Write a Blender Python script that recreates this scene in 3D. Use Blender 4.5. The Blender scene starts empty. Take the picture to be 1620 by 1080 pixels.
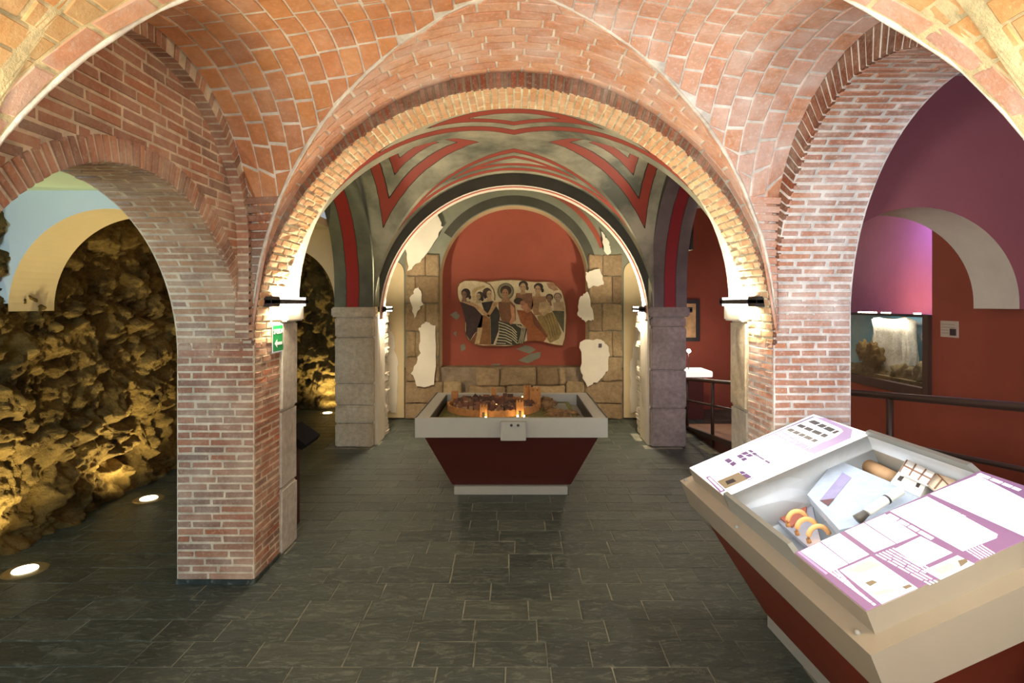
import bpy, bmesh, math, random
from mathutils import Vector, Matrix, noise
R = random.Random(7)
S = bpy.context.scene
C = S.collection
PI = math.pi

# ------------------------------------------------------------------ camera, world, exposure
F = 900.0; HX, HY = 813.0, 480.0; EYE = 1.6          # focal length and horizon in pixels of the 1620x1080 frame
cd = bpy.data.cameras.new('camera'); cam = bpy.data.objects.new('camera', cd); C.objects.link(cam)
cam.location = (0, 0, EYE); cam.rotation_euler = (PI/2, 0, 0)
cd.sensor_width = 36; cd.lens = 36*F/1620; cd.shift_x = -(HX-810)/1620; cd.shift_y = -(540-HY)/1620
cd.clip_start = .02
S.camera = cam
S.view_settings.view_transform = 'Standard'; S.view_settings.look = 'None'
S.view_settings.gamma = 1; S.view_settings.use_curve_mapping = False
S.view_settings.exposure = 0.0
w = bpy.data.worlds.new('world'); S.world = w; w.use_nodes = True
w.node_tree.nodes['Background'].inputs[0].default_value = (.86, .92, 1, 1)
w.node_tree.nodes['Background'].inputs[1].default_value = .42

def light(name, kind, loc, aim, power, col, size=None, size_y=None, spot=None, blend=.5, spread=None, radius=.05):
    d = bpy.data.lights.new(name, kind); d.energy = power; d.color = col
    if kind == 'AREA':
        d.shape = 'RECTANGLE'; d.size = size; d.size_y = size_y or size
        if spread: d.spread = spread
    else: d.shadow_soft_size = radius
    if kind == 'SPOT': d.spot_size = spot; d.spot_blend = blend
    o = bpy.data.objects.new(name, d); C.objects.link(o); o.location = loc
    o.rotation_euler = (Vector(aim)-Vector(loc)).to_track_quat('-Z', 'Y').to_euler()
    return o
# warm-white fill added behind the camera, no lamp known there, daylight from the camera side of both aisles
light('hall_light', 'AREA', (0, -1.5, 1.9), (0, 2.4, 2.3), 82, (1, .96, .91), 2.4, 1.0)
light('aisle_daylight', 'AREA', (-2.3, -.8, 1.9), (-2.2, 3.0, 1.5), 27, (.58, .82, 1), 1.0, 1.0, spread=1.7)
light('aisle_daylight', 'AREA', (2.7, -.8, 2.3), (2.6, 3.4, 2.2), 44, (.72, .76, 1), 1.0, 1.0)

light('hall_light', 'AREA', (-1.0, -.1, 1.75), (1.75, 3.1, 2.0), 11, (.94, .98, 1), .6, .6, spread=1.1)  # cool fill added to brighten the right arch and pier

def W3(u, v, D):                                       # a photograph pixel at depth D in metres
    return Vector(((u-HX)/F*D, D, EYE-(v-HY)/F*D))
def inview(p, m=50):
    if p.y < .3: return False
    u = HX+F*p.x/p.y; v = HY-F*(p.z-EYE)/p.y
    return -m < u < 1620+m and -m < v < 1080+m

# ------------------------------------------------------------------ materials
def srgb(r, g, b):
    f = lambda c: (c/255/12.92 if c/255 <= .04045 else ((c/255+.055)/1.055)**2.4)
    return (f(r), f(g), f(b), 1)
class NT:
    def __init__(s, name):
        s.m = bpy.data.materials.new(name); s.m.use_nodes = True; s.t = s.m.node_tree
        s.b = s.t.nodes['Principled BSDF']
    def n(s, k, **kw):
        x = s.t.nodes.new(k)
        for a, v in kw.items():
            if a[0] == '_': x.inputs[int(a[1:])].default_value = v
            else: setattr(x, a, v)
        return x
    def l(s, a, b): s.t.links.new(a, b)
    def ramp(s, fac, stops, const=False):
        x = s.n('ShaderNodeValToRGB'); e = x.color_ramp
        if const: e.interpolation = 'CONSTANT'
        while len(e.elements) < len(stops): e.elements.new(.5)
        for el, (p, c) in zip(e.elements, stops): el.position = p; el.color = c
        s.l(fac, x.inputs[0]); return x.outputs[0]
    def coords(s, kind='Object'): return s.n('ShaderNodeTexCoord').outputs[kind]
    def noise(s, scale, detail=4, rough=.6, vec=None, dist=0):
        x = s.n('ShaderNodeTexNoise'); x.inputs['Scale'].default_value = scale; x.inputs['Detail'].default_value = detail
        x.inputs['Roughness'].default_value = rough; x.inputs['Distortion'].default_value = dist
        s.l(vec or s.coords(), x.inputs[0]); return x.outputs[0]
    def mix(s, fac, a, b, mode='MIX'):
        x = s.n('ShaderNodeMix', data_type='RGBA', blend_type=mode)
        for sock, v in ((x.inputs[0], fac), (x.inputs[6], a), (x.inputs[7], b)):
            if hasattr(v, 'links'): s.l(v, sock)
            else: sock.default_value = v
        return x.outputs[2]
    def math(s, op, a, b=None):
        x = s.n('ShaderNodeMath', operation=op)
        for i, v in enumerate((a, b)):
            if v is None: continue
            if hasattr(v, 'links'): s.l(v, x.inputs[i])
            else: x.inputs[i].default_value = v
        return x.outputs[0]
    def bump(s, h, st=.3, d=.01):
        x = s.n('ShaderNodeBump'); x.inputs['Strength'].default_value = st; x.inputs['Distance'].default_value = d
        s.l(h, x.inputs['Height']); s.l(x.outputs[0], s.b.inputs['Normal'])
    def col(s, c, rough=.8, metal=0, spec=None):
        if hasattr(c, 'links'): s.l(c, s.b.inputs['Base Color'])
        else: s.b.inputs['Base Color'].default_value = c
        s.b.inputs['Roughness'].default_value = rough; s.b.inputs['Metallic'].default_value = metal
        if spec is not None: s.b.inputs['Specular IOR Level'].default_value = spec
        return s.m
    def emit(s, c, st):
        if hasattr(c, 'links'): s.l(c, s.b.inputs['Emission Color'])
        else: s.b.inputs['Emission Color'].default_value = c
        s.b.inputs['Emission Strength'].default_value = st; return s.m
def plain(name, c, rough=.6, metal=0, var=.12, scale=14, bump=.1):
    t = NT(name); k = t.noise(scale, 5)
    d = tuple(x*(1-var) for x in c[:3])+(1,); e = tuple(min(1, x*(1+var)) for x in c[:3])+(1,)
    t.col(t.ramp(k, [(.3, d), (.7, e)]), rough, metal)
    if bump: t.bump(t.noise(scale*8, 3), bump, .003)
    return t.m
def glow(name, c, st):
    t = NT(name); t.col(tuple(x*.5 for x in c[:3])+(1,), .5); return t.emit(c, st)
def brickmat(name, cols, dust=.25, dustcol=srgb(214, 200, 178), rough=.9):
    t = NT(name); oi = t.n('ShaderNodeObjectInfo'); g = t.n('ShaderNodeNewGeometry')
    r = t.math('FRACT', t.math('ADD', oi.outputs['Random'], g.outputs['Random Per Island']))
    n = len(cols)
    base = t.ramp(r, [((i+.5)/n, srgb(*c)) for i, c in enumerate(cols)])
    k = t.noise(22, 6, .65); k2 = t.noise(4.5, 5, .6)
    base = t.mix(1.0, base, t.ramp(k, [(.3, (.78, .78, .78, 1)), (.7, (1.0, 1.0, 1.0, 1))]), 'MULTIPLY')
    d = t.ramp(k2, [(.42, (0, 0, 0, 1)), (.72, (dust, dust, dust, 1))])
    d2 = t.ramp(t.noise(60, 4, .7), [(.52, (0, 0, 0, 1)), (.75, (dust*.9, dust*.9, dust*.9, 1))])
    c = t.mix(d2, t.mix(d, base, dustcol), dustcol)
    t.col(c, rough, spec=.2); t.bump(t.noise(90, 5, .7), .5, .004)
    return t.m
def mortarmat(name, c, var=.2):
    t = NT(name); k = t.noise(9, 6, .65)
    a = srgb(*[v*(1-var) for v in c]); b = srgb(*[min(255, v*(1+var*.4)) for v in c])
    t.col(t.ramp(k, [(.3, a), (.65, b)]), .95, spec=.1); t.bump(t.noise(70, 5, .7), .7, .006)
    return t.m

M = {}
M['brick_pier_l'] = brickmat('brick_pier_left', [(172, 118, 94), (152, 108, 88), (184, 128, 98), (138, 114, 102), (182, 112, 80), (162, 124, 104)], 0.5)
M['brick_pier_r'] = brickmat('brick_pier_right', [(204, 144, 114), (192, 136, 112), (212, 154, 122), (182, 144, 126), (212, 144, 106), (196, 152, 132)], 0.6, srgb(240, 236, 228))  # brighter than the left pier bricks, the right side's whiter light included
M['brick_wall'] = brickmat('brick_lunette', [(186, 134, 106), (170, 122, 98), (196, 144, 114), (160, 120, 102), (192, 130, 98), (150, 120, 104)], 0.4)
M['brick_ring'] = brickmat('brick_arch_face', [(140, 88, 64), (120, 80, 62), (156, 100, 74), (108, 80, 68), (148, 84, 58)], 0.4)  # darker set, the shade on the arch face is in these colours
M['brick_ring_l'] = brickmat('brick_side_arch_face', [(186, 136, 108), (168, 124, 102), (198, 146, 116), (156, 120, 102)], 0.5)
M['brick_soffit'] = brickmat('brick_soffit', [(232, 180, 130), (226, 172, 122), (238, 190, 142), (220, 168, 126)], 0.4, srgb(246, 232, 202))  # cream set, the lamp light on the underside is in these colours
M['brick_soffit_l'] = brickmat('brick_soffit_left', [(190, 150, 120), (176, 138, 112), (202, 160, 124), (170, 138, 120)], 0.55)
M['tile_left'] = brickmat('vault_tile_left', [(222, 154, 104), (214, 144, 98), (230, 166, 114), (206, 142, 102), (226, 158, 102)], 0.35, srgb(238, 212, 188))
M['tile_right'] = brickmat('vault_tile_right', [(226, 172, 144), (220, 162, 132), (230, 182, 154), (216, 168, 146), (226, 166, 128)], 0.6, srgb(240, 230, 224))  # paler, pinker than the left web: whiter light in the colour, plus efflorescence
M['tile_far'] = brickmat('vault_tile_far', [(226, 168, 130), (220, 158, 122), (232, 178, 140), (216, 160, 130)], 0.45, srgb(236, 230, 222))
M['tile_near'] = brickmat('vault_tile_near', [(222, 166, 106), (216, 156, 98), (228, 176, 118), (216, 170, 118)], 0.6, srgb(232, 214, 160))
M['mortar_l'] = mortarmat('mortar_beige', (218, 204, 178))
M['mortar_r'] = mortarmat('mortar_white', (234, 230, 221))
M['mortar_y'] = mortarmat('mortar_yellow', (226, 208, 160))
M['mortar_s'] = mortarmat('mortar_cream', (246, 232, 198))
M['mortar_v'] = mortarmat('mortar_vault', (242, 230, 214))
M['mortar_d'] = mortarmat('mortar_grey', (140, 124, 104))
M['plaster'] = plain('plaster_white', srgb(222, 214, 196), .9, var=.08, scale=3, bump=.25)
M['plaster_cream'] = plain('plaster_cream', srgb(206, 186, 146), .9, var=.06, scale=3, bump=.2)
M['plaster_blue'] = plain('plaster_pale', srgb(222, 228, 226), .9, var=.04, scale=2, bump=.15)  # white plaster, brightened and cooled for the light on the aisle arch
M['plaster_green'] = plain('plaster_green', srgb(186, 204, 176), .9, var=.04, scale=2, bump=.15)
M['red'] = plain('red_paint', srgb(150, 74, 54), .75, var=.10, scale=2.2, bump=.2)
M['red_dark'] = plain('red_paint_plum', srgb(142, 80, 84), .75, var=.06, scale=2.2, bump=.2)  # red paint with the cool purple light mixed into its colour
M['black_metal'] = plain('dark_metal', srgb(52, 50, 50), .45, .3, var=.05, bump=0)
M['rail'] = plain('rail_steel', srgb(70, 54, 44), .42, .3, var=.08, bump=0)
M['white_case'] = plain('case_grey_paint', srgb(160, 163, 157), .45, var=.02, bump=.04)
M['cream_case'] = plain('case_warm_paint', srgb(170, 161, 144), .42, var=.02, bump=.04)
M['case_red'] = plain('case_red_paint', srgb(120, 46, 26), .5, var=.04, bump=.04)
M['case_red_dark'] = plain('case_maroon_paint', srgb(80, 30, 22), .5, var=.05, bump=.04)
def slatemat():
    t = NT('slate'); oi = t.n('ShaderNodeObjectInfo'); g = t.n('ShaderNodeNewGeometry')
    r = t.math('FRACT', t.math('ADD', oi.outputs['Random'], g.outputs['Random Per Island']))
    base = t.ramp(r, [(.1, srgb(60, 71, 66)), (.4, srgb(70, 81, 75)), (.7, srgb(52, 63, 60)), (.95, srgb(78, 87, 79))])
    mp = t.n('ShaderNodeMapping'); t.l(t.coords(), mp.inputs[0]); mp.inputs['Scale'].default_value = (1.6, 4.2, 1)
    k = t.noise(6, 9, .66, mp.outputs[0], 1.6)
    base = t.mix(1.0, base, t.ramp(k, [(.3, (.7, .7, .7, 1)), (.62, (1, 1, 1, 1))]), 'MULTIPLY')
    vein = t.ramp(k, [(.555, (0, 0, 0, 1)), (.59, (.5, .5, .5, 1)), (.62, (.04, .04, .04, 1)), (.70, (.45, .45, .45, 1))])
    c = t.mix(vein, base, srgb(138, 142, 128))
    t.col(c, .42, spec=.5)
    t.l(t.ramp(k, [(.3, (.32, .32, .32, 1)), (.7, (.52, .52, .52, 1))]), t.b.inputs['Roughness'])
    t.bump(k, .8, .016); return t.m
M['slate'] = slatemat()
M['grout'] = mortarmat('floor_grout', (146, 146, 132))
def stonemat(name, cols, stain=srgb(120, 92, 54), amt=.6, sc=3.0, bump=.9):
    t = NT(name); oi = t.n('ShaderNodeObjectInfo'); g = t.n('ShaderNodeNewGeometry')
    r = t.math('FRACT', t.math('ADD', oi.outputs['Random'], g.outputs['Random Per Island']))
    cols = cols*2 if len(cols) == 1 else cols
    base = t.ramp(r, [((i+.5)/len(cols), srgb(*c)) for i, c in enumerate(cols)])
    k = t.noise(sc, 7, .65); k2 = t.noise(sc*7, 6, .7)
    base = t.mix(t.ramp(k, [(.42, (0, 0, 0, 1)), (.7, (amt, amt, amt, 1))]), base, stain)
    base = t.mix(1.0, base, t.ramp(k2, [(.3, (.66, .66, .66, 1)), (.65, (1, 1, 1, 1))]), 'MULTIPLY')
    t.col(base, .95, spec=.15); t.bump(t.noise(sc*10, 7, .72), bump, .012 if bump < 1 else .05); return t.m
M['ashlar_pale'] = stonemat('ashlar_pale', [(224, 210, 182), (214, 200, 172), (230, 216, 190)], srgb(176, 154, 122), .5)
M['ashlar_white'] = stonemat('ashlar_white', [(214, 208, 194), (206, 200, 188)], srgb(170, 158, 136), .5)
M['ashlar_grey'] = stonemat('ashlar_grey', [(186, 172, 168), (168, 154, 148), (198, 184, 178)], srgb(120, 104, 94), .6)
M['ashlar_back'] = stonemat('ashlar_brown', [(176, 150, 116), (160, 138, 108), (190, 166, 128), (148, 124, 96)], srgb(116, 94, 66), .6)
M['rubble'] = stonemat('rubble_rock', [(156, 128, 72)], srgb(48, 32, 14), .97, 3.4, 1.0)
M['rock'] = M['rubble']
def paintmat(name, base1, base2, red=srgb(150, 44, 32), attr='inset', stripes=((.15, .25), (.37, .46))):
    t = NT(name); a = t.n('ShaderNodeAttribute', attribute_name=attr)
    k = t.noise(1.6, 6, .6); grey = t.ramp(k, [(.36, base1), (.62, base2)])
    wob = t.math('ADD', a.outputs['Fac'], t.math('MULTIPLY', t.math('SUBTRACT', t.noise(6, 3), .5), .02))
    st = [(0, (0, 0, 0, 1))]; dk = [(0, (0, 0, 0, 1))]
    for p, q in stripes:
        st += [(p, (1, 1, 1, 1)), (q, (0, 0, 0, 1))]
        dk += [(p-.008, (1, 1, 1, 1)), (p, (0, 0, 0, 1)), (q, (1, 1, 1, 1)), (q+.008, (0, 0, 0, 1))]
    f = t.ramp(wob, st, True); d = t.ramp(wob, dk, True)
    rr = t.mix(t.noise(5, 5), red, tuple(x*1.35 for x in red[:3])+(1,))
    c = t.mix(d, t.mix(f, grey, rr), srgb(60, 52, 44))
    t.col(c, .7, spec=.3); t.bump(t.noise(18, 5), .15, .006); return t.m
M['fresco'] = paintmat('vault_fresco', srgb(104, 108, 94), srgb(186, 182, 156), srgb(150, 66, 52))
M['fresco_side'] = paintmat('arch_fresco', srgb(84, 88, 76), srgb(120, 122, 100), srgb(146, 42, 34), 'inset', ((.16, .29),))
M['fresco_right'] = paintmat('arch_fresco_plum', srgb(88, 80, 80), srgb(118, 106, 104), srgb(132, 40, 44), 'inset', ((.16, .29),))
M['fresco_plain'] = plain('fresco_grey', srgb(124, 126, 108), .75, var=.25, scale=1.8, bump=.15)
M['fresco_dark'] = plain('fresco_dark_band', srgb(64, 62, 50), .7, var=.25, scale=4, bump=.1)

# ------------------------------------------------------------------ helpers
def finish(name, me, mat, parent=None, smooth=False):
    o = bpy.data.objects.new(name, me); C.objects.link(o)
    if mat: me.materials.append(mat if not isinstance(mat, str) else M[mat])
    if parent: o.parent = parent
    if smooth:
        for p in me.polygons: p.use_smooth = True
    return o
def mesh(name, vs, fs, mat, parent=None, smooth=False):
    me = bpy.data.meshes.new(name); me.from_pydata([tuple(v) for v in vs], [], fs); me.update()
    return finish(name, me, mat, parent, smooth)
def tag(o, label, cat, group=None, kind=None):
    o['label'] = label; o['category'] = cat
    if group: o['group'] = group
    if kind: o['kind'] = kind
    return o
def struct(o, label, cat='wall'): return tag(o, label, cat, None, 'structure')
def empty(name, loc, rz=0):
    o = bpy.data.objects.new(name, None); C.objects.link(o); o.location = loc; o.rotation_euler = (0, 0, rz); o.empty_display_size = .1
    return o
def bm_box(bm, lo, hi, bev=0, mat=None):
    r = bmesh.ops.create_cube(bm, size=1); vs = r['verts']
    for v in vs: v.co = Vector([lo[i]+(v.co[i]+.5)*(hi[i]-lo[i]) for i in range(3)])
    if mat: bmesh.ops.transform(bm, matrix=mat, verts=vs)
    if bev:
        es = list({e for v in vs for e in v.link_edges})
        bmesh.ops.bevel(bm, geom=es, offset=bev, segments=2, affect='EDGES', clamp_overlap=True)
def box(name, lo, hi, mat, parent=None, bev=0, mtx=None):
    bm = bmesh.new(); bm_box(bm, lo, hi, bev, mtx); return bmobj(name, bm, mat, parent)
def bmobj(name, bm, mat, parent=None, smooth=False):
    bmesh.ops.recalc_face_normals(bm, faces=bm.faces)
    me = bpy.data.meshes.new(name); bm.to_mesh(me); bm.free(); return finish(name, me, mat, parent, smooth)
def bm_tube(bm, pts, r, n=8):
    pts = [Vector(p) for p in pts]; rings = []
    for i, p in enumerate(pts):
        d = (pts[min(i+1, len(pts)-1)]-pts[max(i-1, 0)]).normalized()
        a = d.cross(Vector((0, 0, 1)));
        if a.length < .01: a = d.cross(Vector((1, 0, 0)))
        a.normalize(); b = d.cross(a); rr = r[i] if isinstance(r, (list, tuple)) else r
        rings.append([bm.verts.new(p+(a*math.cos(2*PI*k/n)+b*math.sin(2*PI*k/n))*rr) for k in range(n)])
    for q0, q1 in zip(rings, rings[1:]):
        for k in range(n): bm.faces.new((q0[k], q0[(k+1) % n], q1[(k+1) % n], q1[k]))
    bm.faces.new(rings[0]); bm.faces.new(rings[-1][::-1])
def tube(name, pts, r, mat, parent=None, n=8):
    bm = bmesh.new(); bm_tube(bm, pts, r, n); return bmobj(name, bm, mat, parent, True)
def bm_disc(bm, c, r0, r1, z0, z1, n=28):           # a turned ring or disc, axis z
    bmesh.ops.create_cone(bm, cap_ends=True, segments=n, radius1=r0, radius2=r1, depth=z1-z0,
                          matrix=Matrix.Translation((c[0], c[1], (z0+z1)/2)))
def prism(name, poly, n, th, mat, parent=None, bev=0):  # a flat outline (3-D points) given thickness th along n
    n = Vector(n); bm = bmesh.new()
    f = [bm.verts.new(Vector(p)+n*th) for p in poly]; b = [bm.verts.new(Vector(p)) for p in poly]
    bm.faces.new(f); bm.faces.new(b[::-1])
    for i in range(len(f)):
        j = (i+1) % len(f); bm.faces.new((b[i], b[j], f[j], f[i]))
    bmesh.ops.recalc_face_normals(bm, faces=bm.faces)
    return bmobj(name, bm, mat, parent)

BR = 0
def brick(parent, q, n, mat, dep=.018, proud=.0035, bev=.0035, name='brick', jit=.0022, force=False):
    """one brick: the four corners of its face on the wall surface, n the outward normal"""
    global BR
    q = [Vector(p) for p in q]; n = Vector(n).normalized(); c = sum(q, Vector())/4
    if not force and not inview(c): return None
    if (q[1]-q[0]).cross(q[2]-q[1]).dot(n) < 0: q = q[::-1]
    pr = proud+R.uniform(-.6, 1)*jit*1.4
    q = [p+Vector((R.uniform(-1, 1), R.uniform(-1, 1), R.uniform(-1, 1)))*jit for p in q]
    c = sum(q, Vector())/4; vs = [p-n*dep for p in q]+[p+n*(pr-bev) for p in q]
    for p in q:
        d = c-p; L = d.length or 1; vs.append(p+d*min(.35, bev*1.6/L)+n*pr)
    fs = [(8, 9, 10, 11)]
    for i in range(4):
        j = (i+1) % 4; fs += [(i, j, 4+j, 4+i), (4+i, 4+j, 8+j, 8+i)]
    BR += 1
    return mesh(name, vs, fs, mat, parent)
def face_bricks(parent, O, U, V, N, Wd, Hh, course, lens, gap, mat, span=None, skip=None, **kw):
    """running bond on a flat face; span(v) may give the interval of u filled at height v"""
    O, U, V = Vector(O), Vector(U), Vector(V); v = 0; row = 0
    while v < Hh-.012:
        v1 = min(v+course, Hh); ivs = span((v+v1)/2) if span else [(0, Wd)]
        for a, b in ivs:
            u = a; first = True
            while u < b-.02:
                ln = R.uniform(*lens)
                if first and row % 2: ln *= .5
                first = False; u1 = u+ln
                if b-u1 < lens[0]*.4: u1 = b
                u1 = min(u1, b)
                q = [O+U*(u+gap/2)+V*(v+gap/2), O+U*(u1-gap/2)+V*(v+gap/2), O+U*(u1-gap/2)+V*(v1-gap/2), O+U*(u+gap/2)+V*(v1-gap/2)]
                if not (skip and skip(sum(q, Vector())/4)): brick(parent, q, N, mat, **kw)
                u = u1
        v = v1; row += 1
class Curve:
    """an arch profile in (s, z)"""
    def __init__(s, pts):
        s.p = pts; s.c = [0]
        for a, b in zip(pts, pts[1:]): s.c.append(s.c[-1]+math.hypot(b[0]-a[0], b[1]-a[1]))
        s.L = s.c[-1]
    def at(s, l):
        l = max(0, min(s.L, l)); lo = 0
        for i in range(len(s.c)-1):
            if s.c[i+1] >= l: lo = i; break
        f = (l-s.c[lo])/((s.c[lo+1]-s.c[lo]) or 1); a, b = s.p[lo], s.p[lo+1]
        return (a[0]+(b[0]-a[0])*f, a[1]+(b[1]-a[1])*f)
    def nrm(s, l):
        a, b = s.at(l-.01), s.at(l+.01); d = Vector((b[0]-a[0], b[1]-a[1])).normalized(); return Vector((d.y, -d.x))
def arc(cx, zc, a, b, z0=None, n=48):                   # half ellipse, left to right, with vertical legs down to z0
    p = [(cx-a*math.cos(PI*i/n), zc+b*math.sin(PI*i/n)) for i in range(n+1)]
    if z0 is not None and z0 < zc-.001: p = [(cx-a, z0)]+p+[(cx+a, z0)]
    return p
def arch_wall(name, pts, ztop, axis, c0, c1, mat, ends=None, zbot=None, soffit=None, parent=None):
    """a wall slab with an arched opening. axis 'x': profile in x-z, thickness along y"""
    P = (lambda s, z, c: (s, c, z)) if axis == 'x' else (lambda s, z, c: (c, s, z))
    vs, fs, mi = [], [], []
    for s, z in pts: vs += [P(s, z, c0), P(s, ztop, c0), P(s, z, c1), P(s, ztop, c1)]
    for i in range(len(pts)-1):
        a, b = 4*i, 4*i+4
        if abs(pts[i+1][0]-pts[i][0]) > 1e-6: fs += [(a, b, b+1, a+1), (a+2, a+3, b+3, b+2), (a+1, b+1, b+3, a+3)]; mi += [0, 0, 0]
        fs.append((a, a+2, b+2, b)); mi.append(1)
    if ends:
        for e, (s, z) in ((ends[0], pts[0]), (ends[1], pts[-1])):
            if abs(e-s) < 1e-4: continue
            k = len(vs); zb = z if zbot is None else zbot
            for ss in (e, s):
                for zz in (zb, ztop):
                    for c in (c0, c1): vs.append(P(ss, zz, c))
            fs += [(k, k+4, k+6, k+2), (k+1, k+3, k+7, k+5), (k, k+2, k+3, k+1), (k, k+1, k+5, k+4), (k+2, k+6, k+7, k+3)]; mi += [0]*5
    o = mesh(name, vs, fs, mat, parent)
    if soffit:
        o.data.materials.append(M[soffit])
        for p, m_ in zip(o.data.polygons, mi): p.material_index = m_
    bm = bmesh.new(); bm.from_mesh(o.data); bmesh.ops.recalc_face_normals(bm, faces=bm.faces); bm.to_mesh(o.data); bm.free()
    return o
def soffit_bricks(parent, cur, axis, c0, c1, pitch, lens, gap, mat, l0=0, l1=None, **kw):
    P = (lambda s, z, c: Vector((s, c, z))) if axis == 'x' else (lambda s, z, c: Vector((c, s, z)))
    l1 = l1 or cur.L; n = max(1, round((l1-l0)/pitch)); st = (l1-l0)/n; Wd = c1-c0
    for i in range(n):
        a = l0+i*st+gap/2; b = l0+(i+1)*st-gap/2; A, B = cur.at(a), cur.at(b); nn = cur.nrm((a+b)/2)
        N = Vector((nn.x, 0, nn.y)) if axis == 'x' else Vector((0, nn.x, nn.y))
        u = 0; first = True
        while u < Wd-.015:
            ln = R.uniform(*lens)*(.55 if first and i % 2 else 1); first = False; u1 = u+ln
            if Wd-u1 < lens[0]*.35: u1 = Wd
            u1 = min(u1, Wd); ca, cb = c0+u+gap/2, c0+u1-gap/2
            brick(parent, [P(*A, ca), P(*A, cb), P(*B, cb), P(*B, ca)], N, mat, **kw); u = u1
def ring_bricks(parent, inner, outer, axis, c, N, pitch, gap, mat, thick=None, **kw):
    """voussoirs of an arch face between two profiles of the same point count"""
    P = (lambda s, z, cc: Vector((s, cc, z))) if axis == 'x' else (lambda s, z, cc: Vector((cc, s, z)))
    n = max(1, round(inner.L/pitch)); g = gap/2/pitch
    for i in range(n):
        fa, fb = (i+g)/n, (i+1-g)/n
        a, b = inner.at(fa*inner.L), inner.at(fb*inner.L); d, e = outer.at(fa*outer.L), outer.at(fb*outer.L)
        if math.hypot(d[0]-a[0], d[1]-a[1]) < .02: continue
        brick(parent, [P(*a, c), P(*b, c), P(*e, c), P(*d, c)], N, mat, **kw)

# ------------------------------------------------------------------ plan of the crypt (metres)
PX0, PX1 = 1.484, 1.925            # nave and aisle faces of the piers
Y1, Y1B, Y1E = 3.25, 3.60, 3.87    # first pier: face, back of its brick, back of its stone
YC, BH, BN = 2.372, .878, .96       # near bay: centre, half length to the far and near side
def bh(yy): return BH if yy >= YC else BN
LUN = 1.553                        # face of the lunette wall above the left arch
A1, ZS1, RZ1 = 1.50, 1.365, 1.56   # near vault: half width, springing, rise
def zgroin(t): return ZS1+RZ1*math.sqrt(max(0, 1-t*t))
RIBR, RIBZ = .88, 1.862
def zrib(u): return RIBZ+math.sqrt(max(0, RIBR**2-u*u))

# ---- floor: slate slabs on a grout bed
fl = struct(mesh('floor', [(-3.7, -3, -.0032), (3.7, -3, -.0032), (3.7, 9, -.0032), (-3.7, 9, -.0032)], [(0, 1, 2, 3)], 'grout'),
            'dark slate slab floor laid in rows across the vaulted crypt', 'floor')
rest_v, rest_f = [], []
blocked = [(-1.93, -1.48, 3.25, 3.87), (1.48, 1.93, 3.25, 3.87), (-2.0, -1.57, 6.34, 7.1), (1.53, 1.92, 6.34, 7.1),
           (-.40, .36, 4.95, 5.4), (1.26, 1.66, 1.9, 2.8), (-9, -3.45, -9, 99), (2.2, 9, -9, 7.6)]
y = 2.514-.187*3; row = 0; cand = []
while y < 8.6:
    dy = .187*R.uniform(.97, 1.03); x = -3.5+R.uniform(0, .3)
    while x < 3.3:
        ln = R.choice([.2, .27, .31, .34, .36, .42, .3, .33]); x1 = x+ln; cx, cy = x+ln/2, y+dy/2
        if not any(a < cx < b and c < cy < d for a, b, c, d in blocked): cand.append((x, x1, y, y+dy))
        x = x1
    y += dy
def slab(x0, x1, y0, y1):
    g = .0025; h = R.uniform(-.0006, .0010); b = .003; j = lambda: R.uniform(-.002, .002)
    q = [(x0+g+j(), y0+g+j()), (x1-g+j(), y0+g+j()), (x1-g+j(), y1-g+j()), (x0+g+j(), y1-g+j())]
    cx, cy = (x0+x1)/2, (y0+y1)/2
    vs = [(p[0], p[1], -.012) for p in q]+[(p[0], p[1], h-.002) for p in q]
    vs += [(p[0]+(b if p[0] < cx else -b), p[1]+(b if p[1] < cy else -b), h) for p in q]
    fs = [(8, 9, 10, 11)]
    for i in range(4):
        k = (i+1) % 4; fs += [(i, k, 4+k, 4+i), (4+i, 4+k, 8+k, 8+i)]
    return vs, fs
def hidden(x, y):                                       # behind the near showcase or left pier as seen in the photograph
    p = Vector((x, y, 0)); u = HX+F*x/y; v = HY+F*EYE/y
    return u > 1110+max(0, (v-845))*.42 and v > 760 or (278 < u < 440 and y > 3.9) or (1180 < u and y > 3.3) or (u < 278 and y > 6.2) or (660 < u < 960 and 4.8 < y < 6.6) or (527 < u < 600 and y > 7)
seen = [c for c in cand if inview(Vector(((c[0]+c[1])/2, (c[2]+c[3])/2, 0)), 10) and not hidden((c[0]+c[1])/2, (c[2]+c[3])/2)]
seen.sort(key=lambda c: c[2]); near = set(seen[:295])
for c in cand:
    vs, fs = slab(*c)
    if c in near: mesh('slab', vs, fs, 'slate', fl)
    else:
        k = len(rest_v); rest_v += vs; rest_f += [tuple(i+k for i in f) for f in fs]
o = mesh('slabs', rest_v, rest_f, 'slate', fl); o['kind'] = 'stuff'

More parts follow.
